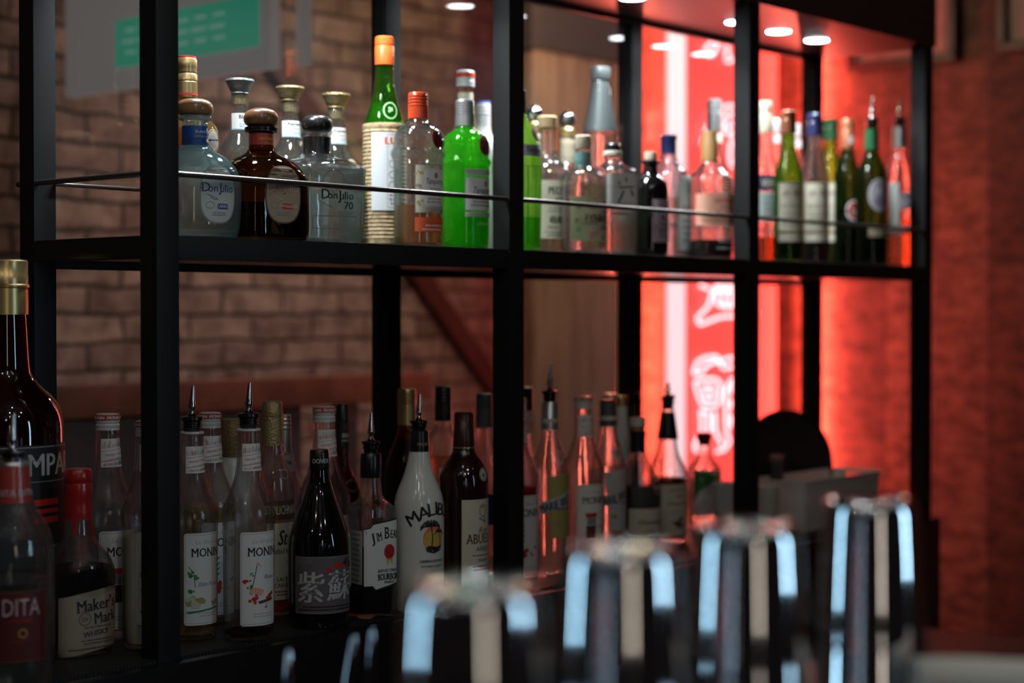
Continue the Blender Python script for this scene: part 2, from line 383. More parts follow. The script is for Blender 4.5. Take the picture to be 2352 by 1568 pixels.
# ------------------------------------------------------------------ bottle builder
LOW = ZO - .6024                            # height of the lower shelf board
PLACED = []
def bottle(kind, label, c, Y, prof, glass, lo=0, p=2, sq=None, la=32, dr=1, liq=None, caps=(), pour=None, labs=(), cat='bottle', punt=True, seg=48):
    """c: column in photo px that fixes x along the shelf; prof: (image y, half width px) from base up"""
    zb = LOW if lo else ZO
    P = at(c, 700, Y); pos = np.array([P[0], Y, zb]); k = depth((P[0], Y, zb+.1))/FPX
    def Z(y): return float(at(c, y, Y)[2]-zb)
    d = CAM[:2]-pos[:2]; d = d/np.linalg.norm(d); rt = np.array([-d[1], d[0]])   # rt: to the right as seen from the camera
    a = math.radians(la); f = d*math.cos(a)+rt*math.sin(a)
    rz = math.atan2(f[1], f[0])+PI/2
    g = 'bottles on the lower shelf' if lo else 'bottles on the upper shelf'
    root = thing(kind, label, cat, tuple(pos), rz, g)
    pts = []
    for i, q in enumerate(prof):
        y, hw = q[0], q[1]; z = 0.0 if i == 0 else Z(y)
        pp = p if (sq is None or y >= sq) else 2
        pts.append((z, hw*k/appar(pp, dr if pp > 2 or sq is None else 1, la), pp, dr if (pp > 2 or sq is None) else 1))
    z0, r0 = pts[0][0], pts[0][1]
    pts = [(0, r0*.93, pts[0][2], pts[0][3]), (.0025, r0, pts[0][2], pts[0][3])] + [q for q in pts[1:]]
    S = chaikin(pts, 2)
    zz = [q[0] for q in S]; RR = [q[1] for q in S]; PP = [q[2] for q in S]; DD = [q[3] for q in S]
    PLACED.append((kind, c, pos, max(RR), label))
    th = np.linspace(0, 2*PI, seg, endpoint=False)
    def ring(bm, z, r, pp, dd, ins=0):
        rr = (np.abs(np.cos(th))**pp+np.abs(np.sin(th))**pp)**(-1/pp)*max(r-ins, 1e-4)
        return [bm.verts.new((rr[i]*math.sin(th[i]), -rr[i]*math.cos(th[i])*dd, z)) for i in range(seg)]
    def shell(zr, ins=0, capt=False, capb=True):
        bm = bmesh.new(); rs = [ring(bm, *q, ins) for q in zr]
        for A, B_ in zip(rs, rs[1:]):
            for i in range(seg): bm.faces.new((A[i], A[(i+1) % seg], B_[(i+1) % seg], B_[i]))
        if capb: bm.faces.new(rs[0][::-1])
        if capt: bm.faces.new(rs[-1])
        return bm
    INNER = []
    bm = shell(S)
    if punt and glass not in ('black', 'brown', 'campari', 'milk'):   # raised inner floor of the bottle
        n0 = [ring(bm, .004+.004*math.sin(t*PI/2), r0*(1-.0)*q, S[0][2], S[0][3], .003) for t, q in ((0, 1), (.5, .8), (1, .3))]
        for A, B_ in zip(n0, n0[1:]):
            for i in range(seg): bm.faces.new((A[i], A[(i+1) % seg], B_[(i+1) % seg], B_[i]))
        bm.faces.new(n0[-1])
    if glass not in ('black', 'brown', 'campari', 'milk'):            # inner face of the glass wall
        ri = [ring(bm, *q, .0026) for q in S if q[0] > .0078]
        for A, B_ in zip(ri, ri[1:]):
            for i in range(seg): INNER.append(bm.faces.new((A[(i+1) % seg], A[i], B_[i], B_[(i+1) % seg])))
    bm.normal_update(); obj('glass_body', bm, G[glass], root, ang=60, keep=True)
    if liq:
        zt = Z(liq[0]); L = [(.0085, r0, S[0][2], S[0][3])]+[tuple(q) for q in S if .011 < q[0] < zt-.001]
        L.append((zt, float(np.interp(zt, zz, RR)), float(np.interp(zt, zz, PP)), float(np.interp(zt, zz, DD))))
        obj('liquid', shell(L, .0028, True), LQ[liq[1]], root, ang=60)
    def surf(s, y, off):
        z = Z(y); R_ = float(np.interp(z, zz, RR)); pp = float(np.interp(z, zz, PP)); dd = float(np.interp(z, zz, DD))
        pp = round(pp*4)/4; dd = round(dd*20)/20
        T, X, Yv, L = section(pp, dd)
        u = s*k/R_; x = float(np.interp(u, L, X)); yv = float(np.interp(u, L, Yv))
        e = .01; tx = float(np.interp(u+e, L, X)-np.interp(u-e, L, X)); ty = float(np.interp(u+e, L, Yv)-np.interp(u-e, L, Yv)); tl = math.hypot(tx, ty) or 1
        return (x*R_+ty/tl*off, yv*R_-tx/tl*off, z)
    for cp in caps:
        name, pr, mt = cp[:3]
        o = cp[3] if len(cp) > 3 else {}
        q = [(Z(y), h*k) for y, h in pr]
        if q[0][0] > q[-1][0]: q = q[::-1]
        if o.get('soft'): q = [tuple(v) for v in chaikin(q, 2)]
        bm = bmesh.new(); lathe(bm, q, 32); obj(name, bm, MATS[mt], root, ang=35)
    for lb in labs:
        name, el = lb[:2]; ra = lb[2] if len(lb) > 2 else .0004
        o = wrap_mesh(name, el, surf, 5, root, ra)
        if len(lb) > 3: o['label'] = lb[3]
    if pour:
        yt, yc, yb, hw = pour[:4]; lean = pour[4] if len(pour) > 4 else 0
        zc, zt_, zb_ = Z(yc), Z(yt), Z(yb); r = hw*k
        bm = bmesh.new(); q = []; n = 4
        q += [(zb_, r*.72), (zb_+(zc-zb_)*.30, r*.78)]
        for i in range(n):
            z1 = zb_+(zc-zb_)*(.32+.45*i/n); q += [(z1, r*.80), (z1+.001, r), (z1+(zc-zb_)*.06, r), (z1+(zc-zb_)*.065, r*.80)]
        q += [(zb_+(zc-zb_)*.80, r*1.02), (zc-.001, r*1.02), (zc, r*.9), (zc+.001, r*.3)]
        lathe(bm, q, 28); po = obj('pourer', bm, MATS['black_plastic'], root, ang=35)
        H = zt_-zc; bm = bmesh.new(); b = math.radians(lean); dx = -math.cos(-rz)*0
        ex, ey = math.cos(-rz)*_R[0]-math.sin(-rz)*_R[1], math.sin(-rz)*_R[0]+math.cos(-rz)*_R[1]
        P_ = []; Q_ = []
        for t in (0, .06, .16, .3, .36, .5, .75, 1):
            off = H*math.tan(b)*(max(0, t-.3))
            P_.append((ex*off, ey*off, zc+H*t)); Q_.append(r*float(np.interp(t, [0, .06, .16, .3, .36, .5, 1], [.62, .34, .25, .40, .36, .30, .16])))
        tube(bm, P_, Q_, 14); obj('spout', bm, MATS['chrome'], po, ang=50)
    return root

def screw(y0, y1, hw, n=5, skirt=.55, mat='silver_cap', name='cap'):
    """ribbed screw cap: rings in the upper part, smooth skirt below"""
    H = y1-y0; q = [(y1, hw), (y0+H*(1-skirt), hw*1.0)]
    ys = np.linspace(y0+H*(1-skirt), y0+H*.08, n+1)
    for a, b in zip(ys, ys[1:]): q += [(a, hw*.93), (a*.7+b*.3, hw), (a*.25+b*.75, hw), (b, hw*.93)]
    q += [(y0+H*.06, hw*.98), (y0+1, hw*.93), (y0, hw*.8)]
    return (name, q, mat)
# ------------------------------------------------------------------ the setting
def struct(o): o['kind'] = 'structure'; return o
def wallmats():
    # brick
    m = bpy.data.materials.new('old_brick'); m.use_nodes = True; nt = m.node_tree; N = nt.nodes; L = nt.links; p = _p(m)
    tc = N.new('ShaderNodeTexCoord'); sp = N.new('ShaderNodeSeparateXYZ'); cb = N.new('ShaderNodeCombineXYZ')
    nz = N.new('ShaderNodeTexNoise'); nz.inputs['Scale'].default_value = 7; nz.inputs['Detail'].default_value = 3
    L.new(tc.outputs['Object'], nz.inputs['Vector']); L.new(tc.outputs['Object'], sp.inputs[0])
    def wob(sock, amt):
        a = N.new('ShaderNodeMath'); a.operation = 'MULTIPLY_ADD'; a.inputs[1].default_value = amt; L.new(nz.outputs['Fac'], a.inputs[0]); L.new(sock, a.inputs[2]); return a.outputs[0]
    L.new(wob(sp.outputs['X'], .05), cb.inputs['X']); L.new(wob(sp.outputs['Z'], .045), cb.inputs['Y'])
    b = N.new('ShaderNodeTexBrick'); L.new(cb.outputs[0], b.inputs['Vector'])
    b.inputs['Scale'].default_value = 1; b.inputs['Brick Width'].default_value = .235; b.inputs['Row Height'].default_value = .078
    b.inputs['Mortar Size'].default_value = .009; b.inputs['Mortar Smooth'].default_value = .9; b.inputs['Bias'].default_value = 0
    b.inputs['Color1'].default_value = (.36, .25, .20, 1); b.inputs['Color2'].default_value = (.22, .14, .115, 1); b.inputs['Mortar'].default_value = (.055, .04, .035, 1)
    n2 = N.new('ShaderNodeTexNoise'); n2.inputs['Scale'].default_value = 11; n2.inputs['Detail'].default_value = 7; n2.inputs['Roughness'].default_value = .7; L.new(tc.outputs['Object'], n2.inputs['Vector'])
    r = N.new('ShaderNodeValToRGB'); r.color_ramp.elements[0].position = .35; r.color_ramp.elements[0].color = (.40, .34, .34, 1); r.color_ramp.elements[1].position = .68; r.color_ramp.elements[1].color = (1.4, 1.4, 1.4, 1)
    L.new(n2.outputs['Fac'], r.inputs[0]); mx = N.new('ShaderNodeMix'); mx.data_type = 'RGBA'; mx.blend_type = 'MULTIPLY'; mx.inputs[0].default_value = 1
    L.new(b.outputs['Color'], mx.inputs[6]); L.new(r.outputs[0], mx.inputs[7]); L.new(mx.outputs[2], p.inputs['Base Color'])
    p.inputs['Roughness'].default_value = .85
    bp = N.new('ShaderNodeBump'); bp.inputs['Distance'].default_value = .01; bp.inputs['Strength'].default_value = .8; bp.invert = True
    L.new(b.outputs['Fac'], bp.inputs['Height']); L.new(bp.outputs['Normal'], p.inputs['Normal']); MATS['brick'] = m
    # wood boards on the end wall
    m = bpy.data.materials.new('patched_wood_boards'); m.use_nodes = True; nt = m.node_tree; N = nt.nodes; L = nt.links; p = _p(m)
    tc = N.new('ShaderNodeTexCoord'); sp = N.new('ShaderNodeSeparateXYZ'); cb = N.new('ShaderNodeCombineXYZ'); L.new(tc.outputs['Object'], sp.inputs[0])
    L.new(sp.outputs['Z'], cb.inputs['X']); L.new(sp.outputs['Y'], cb.inputs['Y'])
    b = N.new('ShaderNodeTexBrick'); L.new(cb.outputs[0], b.inputs['Vector']); b.inputs['Scale'].default_value = 1; b.offset = .37
    b.inputs['Brick Width'].default_value = .95; b.inputs['Row Height'].default_value = .19; b.inputs['Mortar Size'].default_value = .0025
    b.inputs['Color1'].default_value = (.34, .15, .10, 1); b.inputs['Color2'].default_value = (.11, .035, .025, 1); b.inputs['Mortar'].default_value = (.05, .025, .02, 1)
    mp = N.new('ShaderNodeMapping'); mp.inputs['Scale'].default_value = (3, 4, 8); L.new(tc.outputs['Object'], mp.inputs[0])
    n2 = N.new('ShaderNodeTexNoise'); n2.inputs['Scale'].default_value = 3; n2.inputs['Detail'].default_value = 8; n2.inputs['Roughness'].default_value = .72; L.new(mp.outputs[0], n2.inputs['Vector'])
    r = N.new('ShaderNodeValToRGB'); r.color_ramp.elements[0].position = .38; r.color_ramp.elements[0].color = (.22, .16, .16, 1); r.color_ramp.elements[1].position = .62; r.color_ramp.elements[1].color = (1.2, 1.15, 1.15, 1)
    L.new(n2.outputs['Fac'], r.inputs[0]); mx = N.new('ShaderNodeMix'); mx.data_type = 'RGBA'; mx.blend_type = 'MULTIPLY'; mx.inputs[0].default_value = .85
    L.new(b.outputs['Color'], mx.inputs[6]); L.new(r.outputs[0], mx.inputs[7]); L.new(mx.outputs[2], p.inputs['Base Color'])
    p.inputs['Roughness'].default_value = .6; MATS['boards'] = m
    # upright grained wood
    m = bpy.data.materials.new('upright_grain_wood'); m.use_nodes = True; nt = m.node_tree; N = nt.nodes; L = nt.links; p = _p(m)
    tc = N.new('ShaderNodeTexCoord'); mp = N.new('ShaderNodeMapping'); mp.inputs['Scale'].default_value = (28, 28, 2); L.new(tc.outputs['Object'], mp.inputs[0])
    n2 = N.new('ShaderNodeTexNoise'); n2.inputs['Scale'].default_value = 1; n2.inputs['Detail'].default_value = 6; L.new(mp.outputs[0], n2.inputs['Vector'])
    r = N.new('ShaderNodeValToRGB'); r.color_ramp.elements[0].position = .3; r.color_ramp.elements[0].color = (.16, .07, .035, 1); r.color_ramp.elements[1].position = .7; r.color_ramp.elements[1].color = (.44, .26, .16, 1)
    L.new(n2.outputs['Fac'], r.inputs[0]); L.new(r.outputs[0], p.inputs['Base Color']); p.inputs['Roughness'].default_value = .6; MATS['grain'] = m
wallmats()
XW = 3.79; YW = 2.0
struct(boxo('floor', (-5, -5, -.1), (XW+.2, YW+.2, 0), pmat('dark_floor', (.03, .022, .018), .5, var=(3, .6, 1.3)), bev=0))
struct(boxo('ceiling', (-5, -5, 2.95), (XW+.2, YW+.2, 3.05), pmat('dark_ceiling', (.03, .026, .024), .8, var=(3, .8, 1.2)), bev=0))
struct(boxo('wall_back', (-5, YW, 0), (XW+.2, YW+.15, 2.95), MATS['brick'], bev=0))
struct(boxo('wall_right', (XW, -5, 0), (XW+.15, YW, 2.95), MATS['boards'], bev=0))

BLK = pmat('black_powder_coated_steel', (.009, .009, .009), .50, .0, .38, bump=(500, .05))
BLK2 = pmat('black_laminate', (.012, .011, .011), .22, 0, .5)
RUB = pmat('black_rubber', (.012, .012, .012), .6)
# back counter that carries the unit
W_, PW, D_, X3 = .75, .039, .3045, 2.2592
W_, PW, D_, X3 = .75, .039, .3045, 2.2592
ct = boxo('back_counter', (-1.6, -.022, 0), (X3+PW+.004, D_+PW+.002, LOW-.004), BLK2, bev=.003); tag(ct, 'black back bar counter running under the whole bottle display', 'counter')
# ribbed rubber mat
def ribmat(name, a, b, label):
    bm = bmesh.new(); box(bm, np.array(a), np.array(b), 0)
    x = a[0]+.003
    while x < b[0]-.002:
        box(bm, np.array((x, a[1]-.0022, a[2])), np.array((x+.0028, a[1]+.001, b[2]+.0004))); x += .0062
    return tag(obj(name, bm, RUB, None, smooth=False), label, 'bar mat')
ribmat('bar_mat', (-1.2, .004, LOW-.004), (2.25, .34, LOW-.0003), 'black ribbed rubber bar mat under the lower row of bottles')
ribmat('bar_mat', (.045, .012, ZO-.0035), (2.293, .30, ZO-.0003), 'thin black ribbed liner mat under the upper row of bottles')

unit = thing('bottle_display_shelf', 'tall black steel bar shelf unit with glass back and lit canopy', 'shelf', (0, 0, LOW-.004))
def ub(name, a, b, m=BLK, bev=.0012):
    o = boxo(name, np.array(a)-[0, 0, LOW-.004], np.array(b)-[0, 0, LOW-.004], m, unit, bev); return o
XS = [0, W_, 2*W_, X3]
for x in XS:
    ub('post', (x, 0, LOW-.004), (x+PW, PW, ZO+.60))
    ub('post', (x, D_, LOW-.004), (x+PW, D_+PW, ZO+.60))
ub('shelf_board', (.001, .004, ZO-.032), (X3+PW-.001, D_+PW-.002, ZO-.0035), BLK2)
ub('front_beam', (.002, .002, ZO-.034), (X3+PW-.002, .012, ZO-.001))
ub('back_beam', (PW, D_+.001, ZO-.043), (X3, D_+PW-.001, ZO-.002))
ub('side_beam', (.002, PW, ZO-.034), (.012, D_, ZO-.001))
ub('side_beam', (X3+PW-.012, PW, ZO-.034), (X3+PW-.002, D_, ZO-.001))
ub('canopy', (-.002, -.002, ZO+.531), (X3+PW+.012, D_+PW+.004, ZO+.95), pmat('black_satin_board', (.06, .035, .035), .36, 0, .4), .002)
ub('canopy_trim', (PW, D_-.004, ZO+.519), (X3, D_+.01, ZO+.532))
GP = glassmat('shelf_glass', (.965, .975, .975), (.7, .75, .75), .006)
for n in [n for n in GP.node_tree.nodes if n.type == 'BUMP']: n.inputs['Strength'].default_value = 0
for a, b in zip(XS, XS[1:]):
    ub('glass_panel', (a+PW, .3165, ZO-.0032), (b, .3195, ZO+.530), GP, 0)
    ub('glass_panel', (a+PW, .3165, LOW-.0035), (b, .3195, ZO-.043), GP, 0)
STEEL = pmat('dull_steel_rod', (.22, .19, .175), .33, .9)
ZR = ZO+.1154*.75
def rod(a, b, r=.0042):
    bm = bmesh.new(); tube(bm, [np.array(a)-[0, 0, LOW-.004], np.array(b)-[0, 0, LOW-.004]], r, 14); return obj('rail', bm, STEEL, unit)
for a, b in zip(XS, XS[1:]):
    rod((a+PW-.004, .006, ZR), (b+.004 if b < X3 else b+.010, .006, ZR))
    rod((a+PW-.004, D_-.004, ZR), (b+.004, D_-.004, ZR), .0035)
rod((.005, PW-.004, ZR), (.005, D_+PW+.012, ZR)); rod((X3+PW-.006, PW, ZR), (X3+PW-.006, D_, ZR))

# recessed downlights of the canopy
LAMP = pmat('lit_led_disc', (.8, .8, .8), .5, emit=(.86, .94, 1), es=34)
RIM = pmat('downlight_rim', (.25, .22, .22), .4, .6)
bays = ['left', 'middle', 'right']; pos3 = ['leftmost', 'central', 'rightmost']
for i, x in enumerate([.23, .395, .56, .975, 1.14, 1.307, 1.69, 1.856, 2.021]):
    t = thing('downlight', f'{pos3[i%3]} small round white LED downlight under the canopy of the {bays[i//3]} bay', 'light', (x, .156, ZO+.5308), 0, 'downlights in the canopy')
    bm = bmesh.new(); lathe(bm, [(-.0015, .027), (-.003, .031), (-.001, .034), (0, .034)], 36, cap1=False, cap0=False); obj('trim_ring', bm, RIM, t)
    bm = bmesh.new(); lathe(bm, [(-.0022, .0268), (-.0010, .0272)], 36); obj('lamp_disc', bm, LAMP, t)
    l = bpy.data.lights.new('downlight_lamp', 'SPOT'); l.energy = 9; l.color = (.86, .95, 1); l.spot_size = math.radians(135); l.spot_blend = .8; l.shadow_soft_size = .02
    lo_ = bpy.data.objects.new('downlight_lamp', l); COL.objects.link(lo_); lo_.parent = t; lo_.location = (0, 0, -.012)

# ------------------------------------------------------------------ neon sign, added wash tubes, red end of the room
SY = 1.30
xl = float(at(1581, 700, SY)[0]); xr = float(at(1784, 700, SY)[0])
ybk = float(atx(1531, 700, xl)[1])
zt, zb_ = 2.75, float(at(1640, 1120, SY)[2])
sg = thing('neon_sign', 'tall red lightbox sign with white neon characters at the end of the room', 'sign', (xl, SY, zb_))
RED = pmat('lit_red_acrylic', (.55, .04, .03), .45, emit=(1, .062, .055), es=1.5)
SIDE = pmat('lit_white_acrylic', (.8, .75, .8), .5, emit=(1, .72, .78), es=1.15)
boxo('front_panel', (0, 0, 0), (xr-xl, .012, zt-zb_), RED, sg, 0)
boxo('side_panel', (0, .0125, 0), (.012, ybk-SY, zt-zb_), SIDE, sg, 0)
boxo('casing', (.0125, .0125, 0), (xr-xl, ybk-SY, zt-zb_), pmat('sign_casing', (.05, .03, .03), .5), sg, .002)
NEON = pmat('lit_neon_tube', (1, 1, 1), .4, emit=(1, .70, .78), es=2.6)
def q1(L): return [(1190+x/2.024, 600+y/2.024) for x, y in L]
def q2(L): return [(1190+x/3.0145, 100+y/3.0145) for x, y in L]
def q3(L): return [(1180+x/4.2, y/4.2) for x, y in L]
CH = [ [ (q1([(797, 520), (812, 470), (850, 447), (905, 440), (918, 462), (872, 474), (850, 492), (830, 520)]), 1),
         (q1([(920, 470), (960, 448), (1010, 452), (1060, 470), (1085, 505), (1050, 520), (1020, 492), (975, 488), (940, 500)]), 1),
         (q1([(805, 562), (842, 545), (902, 546), (926, 572), (921, 640), (905, 672), (842, 672), (826, 640), (812, 600)]), 1),
         (q1([(848, 582), (892, 582), (886, 640), (852, 640)]), 1),
         (q1([(832, 695), (838, 790), (815, 822), (800, 860), (815, 886), (850, 862), (872, 800), (872, 705)]), 1),
         (q1([(895, 695), (897, 790), (930, 850)]), 0),
         (q1([(1080, 545), (948, 548), (950, 800), (966, 832), (944, 872), (905, 884)]), 0),
         (q1([(1080, 575), (975, 575), (975, 610), (1080, 610)]), 0), (q1([(1080, 645), (975, 645), (975, 680), (1080, 680)]), 0), (q1([(1080, 712), (975, 712), (975, 770), (1080, 770), (1095, 820), (1040, 850)]), 0)],
       [ (q1([(828, 112), (868, 128)]), 0), (q1([(1080, 100), (1000, 110), (905, 112), (882, 150), (872, 200), (842, 236), (812, 262), (826, 296), (872, 276), (930, 256), (1000, 254), (1080, 262), (1095, 235), (1060, 215)]), 0),
         (q1([(905, 135), (902, 210), (1060, 210), (1062, 135)]), 1), (q1([(940, 140), (938, 205)]), 0), (q1([(975, 140), (975, 205)]), 0), (q1([(1015, 140), (1015, 205)]), 0),
         (q1([(900, 40), (1060, 40), (1060, 85), (900, 85)]), 1), (q1([(840, 30), (820, 70)]), 0)],
       [ (q2([(1248, 700), (1275, 600), (1300, 540), (1360, 470), (1420, 430), (1480, 440), (1560, 500), (1600, 600)]), 0), (q2([(1300, 700), (1330, 590), (1400, 500), (1470, 490), (1540, 560)]), 0),
         (q2([(1390, 560), (1480, 560), (1480, 620), (1390, 620)]), 1), (q2([(1470, 640), (1440, 720), (1440, 820), (1470, 860), (1560, 860)]), 0), (q2([(1540, 640), (1540, 820)]), 0)],
       [ (q3([(1920, 400), (1860, 420), (1815, 470), (1815, 520), (1850, 545), (1895, 520), (1930, 440), (1945, 380)]), 0), (q3([(1800, 300), (1900, 240), (2040, 250), (2110, 330), (2115, 450), (2095, 560), (2050, 600), (2010, 590)]), 0), (q3([(2020, 430), (2010, 560)]), 0)] ]
for strokes in CH:
    bm = bmesh.new()
    for P_, closed in strokes:
        Q_ = [np.array(at(x, y, SY))-np.array([xl, SY+.016, zb_]) for x, y in (P_+[P_[0]] if closed else P_)]
        Q_ = [Q_[0]] + [v for A, B_ in zip(Q_, Q_[1:]) for v in (A*.8+B_*.2, A*.2+B_*.8)] + [Q_[-1]]
        tube(bm, Q_, .0046, 10)
    obj('neon_character', bm, NEON, sg)
def washtube(px, X, label, es, col, z0=.5, z1=2.8, Y=None):  # added tubes, hidden behind rear posts, for the red wash on the wall
    P = atx(px, 700, X); t = thing('wash_tube_light', label, 'light', (X, P[1], z0))
    bm = bmesh.new(); lathe(bm, [(.0, .011), (z1-z0, .011)], 16); obj('tube', bm, pmat('lit_tube_'+str(px), (1, .5, .5), .4, emit=col, es=es), t)
    for z in (-.03, z1-z0):
        bm = bmesh.new(); lathe(bm, [(z, .015), (z+.03, .015)], 16); obj('end_cap', bm, BLK, t)
washtube(1862, XW-.045, 'added upright red tube washing the boarded wall behind the right bay', 90, (1, .125, .085))
washtube(1450, XW-.10, 'added upright red tube lighting the corner left of the sign', 110, (1, .15, .10))

# picture frames
def picframe(px0, px1, yb, label, depth_=.05, hh=.5, bord=.028):
    a, b = atx(px0, yb, XW-depth_), atx(px1, yb, XW-depth_); Yl, Yr = a[1], b[1]; z0 = float(a[2])
    t = thing('picture_frame', label, 'picture', (XW-depth_, Yr, z0)); w = Yl-Yr
    bm = bmesh.new()
    for q in (((0, 0, 0), (depth_-.001, w, bord)), ((0, 0, hh-bord), (depth_-.001, w, hh)), ((0, 0, bord), (depth_-.001, bord, hh-bord)), ((0, w-bord, bord), (depth_-.001, w, hh-bord))):
        box(bm, np.array(q[0]), np.array(q[1]), .002)
    obj('frame', bm, pmat('dark_wood_frame', (.06, .03, .022), .4), t)
    boxo('picture', (depth_*.45, bord, bord), (depth_-.002, w-bord, hh-bord), pmat('picture_paper', (.55, .35, .32), .5, var=(14, .75, 1.15)), t, 0)
picframe(1943, 2190, 163, 'dark framed picture on the boarded wall above the right bay bottles')
picframe(2287, 2420, 118, 'dark framed picture cut by the right edge of the view', .06)

# wooden partition behind the middle bay
pa, pb = at(1226, 110, 1.5), at(1423, 110, 1.5)
pt = thing('wooden_partition', 'upright wooden partition screen behind the middle bay of the shelf', 'partition', (pa[0], 1.5, 0))
boxo('wood_panel', (0, 0, 0), (pb[0]-pa[0], .04, float(pa[2])), MATS['grain'], pt, .003)
boxo('dark_header', (-.02, -.01, float(pa[2])+.0005), (pb[0]-pa[0]+.005, .045, 2.9495), pmat('dark_header_board', (.05, .03, .028), .6), pt, .002)
# bench with high rail
r0, r1 = at(60, 866, 1.35), at(995, 866, 1.35); zt_ = float(at(700, 866, 1.35)[2]); zu = float(at(700, 934, 1.35)[2])
bn = thing('bench', 'dark high-backed bench with a red-brown wooden top rail along the brick wall', 'bench', ((r0[0]+r1[0])/2, 1.5, 0))
def bb(name, a, b, m, bev=.002): return boxo(name, np.array(a)-[(r0[0]+r1[0])/2, 1.5, 0], np.array(b)-[(r0[0]+r1[0])/2, 1.5, 0], m, bn, bev)
bb('top_rail', (r0[0]-.6, 1.35, zu), (r1[0], 1.40, zt_), pmat('red_brown_wood', (.17, .05, .028), .4, var=(9, .75, 1.25)), .012)
pd = pmat('dark_upholstery', (.012, .010, .010), .7)
bb('back_panel', (r0[0]-.6, 1.365, .3), (at(690, 900, 1.37)[0], 1.395, zu), pd)
bb('seat', (r0[0]-.6, 1.0, .40), (r1[0], 1.365, .48), pd, .01)
for px in (150, 798): X_ = at(px, 900, 1.37)[0]; bb('leg', (X_-.03, 1.36, 0), (X_+.03, 1.40, zu), pd)
# dark red diagonal strip on the brick wall
a, b = at(528, -10, YW-.02), at(1150, 905, YW-.02)
d = (b-a)/np.linalg.norm(b-a); n = np.array([-d[2], 0, d[0]])*.035; bm = bmesh.new()
vs = [bm.verts.new(tuple(P+np.array([0, dy, 0]))) for dy in (-.012, .018) for P in (a+n, b+n, b-n, a-n)]
for f in ((0, 1, 2, 3), (7, 6, 5, 4), (0, 4, 5, 1), (1, 5, 6, 2), (2, 6, 7, 3), (3, 7, 4, 0)): bm.faces.new([vs[i] for i in f])
tag(obj('diagonal_strip', bm, pmat('dark_red_strip', (.085, .02, .015), .6), smooth=False), 'dark red diagonal strip across the brick wall', 'strip')
# glowing board standing in for the reflection of a lit sign
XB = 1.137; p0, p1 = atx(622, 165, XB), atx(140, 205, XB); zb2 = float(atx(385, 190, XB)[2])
hs = thing('reflected_signboard', 'pale grey glowing board with a green panel, standing in for a reflected lit sign', 'sign', (XB, p0[1], zb2)); Lh = float(p1[1]-p0[1])-.02
boxo('board', (0, 0, 0), (.03, Lh, .42), pmat('glowing_grey_board', (.42, .38, .36), .6, emit=(1, .90, .86), es=.085), hs, .003)
boxo('green_panel', (-.006, .04, .055), (-.0002, Lh*.72, .175), pmat('glowing_green_print', (.05, .40, .28), .5, emit=(.08, 1, .60), es=.13), hs, 0)
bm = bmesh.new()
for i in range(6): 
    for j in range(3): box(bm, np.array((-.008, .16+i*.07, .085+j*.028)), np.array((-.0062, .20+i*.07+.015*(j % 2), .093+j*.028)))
obj('small_print', bm, pmat('glowing_pale_green_print', (.35, .6, .5), .5, emit=(.5, 1, .85), es=.16), hs)
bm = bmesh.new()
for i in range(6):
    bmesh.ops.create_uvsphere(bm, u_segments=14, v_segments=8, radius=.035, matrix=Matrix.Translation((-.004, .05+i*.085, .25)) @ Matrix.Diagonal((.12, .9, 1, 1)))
obj('raised_marks', bm, pmat('glowing_white_print', (.6, .62, .6), .5, emit=(1, 1, 1), es=.22), hs)
for dy in (.08, Lh-.08):
    bm = bmesh.new(); tube(bm, [(.015, dy, .42), (.015, dy, 2.95-zb2)], .004, 8); obj('hanging_rod', bm, BLK, hs)
tag(boxo('narrow_board', (XB+.05, float(atx(705, 100, XB+.05)[1]), float(atx(690, 150, XB+.05)[2])), (XB+.065, float(atx(680, 100, XB+.05)[1]), 2.94), MATS['glowing_grey_board']), 'narrow pale grey hanging strip right of the green glowing board', 'sign')

for x, e in ((1.25, 1.8), (2.0, 1.8), (2.75, 1.1)): area('brick_fill_light', (x, .95, 2.80), (x, 2.0, .95), .08, e, (1, .78, .70), .08, math.radians(80))  # added area lights above the view that brighten the brick
point('partition_lamp', (2.35, 1.15, 2.35), .04, 11, (1, .8, .5))

# ------------------------------------------------------------------ things in the lower right bay
def trayround():
    P = at(1800, 960, .245); k = depth(P)/FPX; R_ = 124*k
    t = thing('round_tray', 'round black serving tray standing upright in the lower right bay', 'tray', (P[0], .245, LOW), 0)
    bm = bmesh.new(); lathe(bm, [(0, R_-.012), (.003, R_-.010), (.004, R_-.004), (.014, R_), (.015, R_-.003), (.006, R_-.009), (.005, R_-.014)], 64)
    rot = Matrix.Translation((0, 0, R_)) @ Matrix.Rotation(math.radians(-26), 4, 'Z') @ Matrix.Rotation(math.radians(86), 4, 'X')
    bmesh.ops.transform(bm, matrix=rot, verts=bm.verts); obj('tray_dish', bm, pmat('matte_black_tray', (.010, .009, .009), .65), t)
    # stand
    bm = bmesh.new(); box(bm, np.array((-.06, -.035, 0)), np.array((.06, -.015, .012)), .002); box(bm, np.array((-.06, .022, 0)), np.array((.06, .034, .05)), .002)
    obj('stand', bm, BLK, t)
trayround()
def bowl(px, y0, hw, Y, zt, label, col, h=.045, lift=0):
    P = at(px, y0, Y); k = depth(P)/FPX; r = hw*k; z0 = zt-h
    t = thing('bowl', label, 'bowl', (P[0], Y, z0)); bm = bmesh.new()
    lathe(bm, [(0, r*.5), (.004, r*.55), (h*.5, r*.86), (h, r), (h+.002, r-.002), (h*.5, r*.86-.004), (.007, r*.5)], 40); obj('bowl_shell', bm, col, t); return t
cb = pmat('off_white_ceramic', (.75, .72, .66), .3)
b1 = bowl(1757, 1120, 34, .10, LOW+.108, 'small off-white bowl beside the dark box in the lower right bay', cb, .1075)
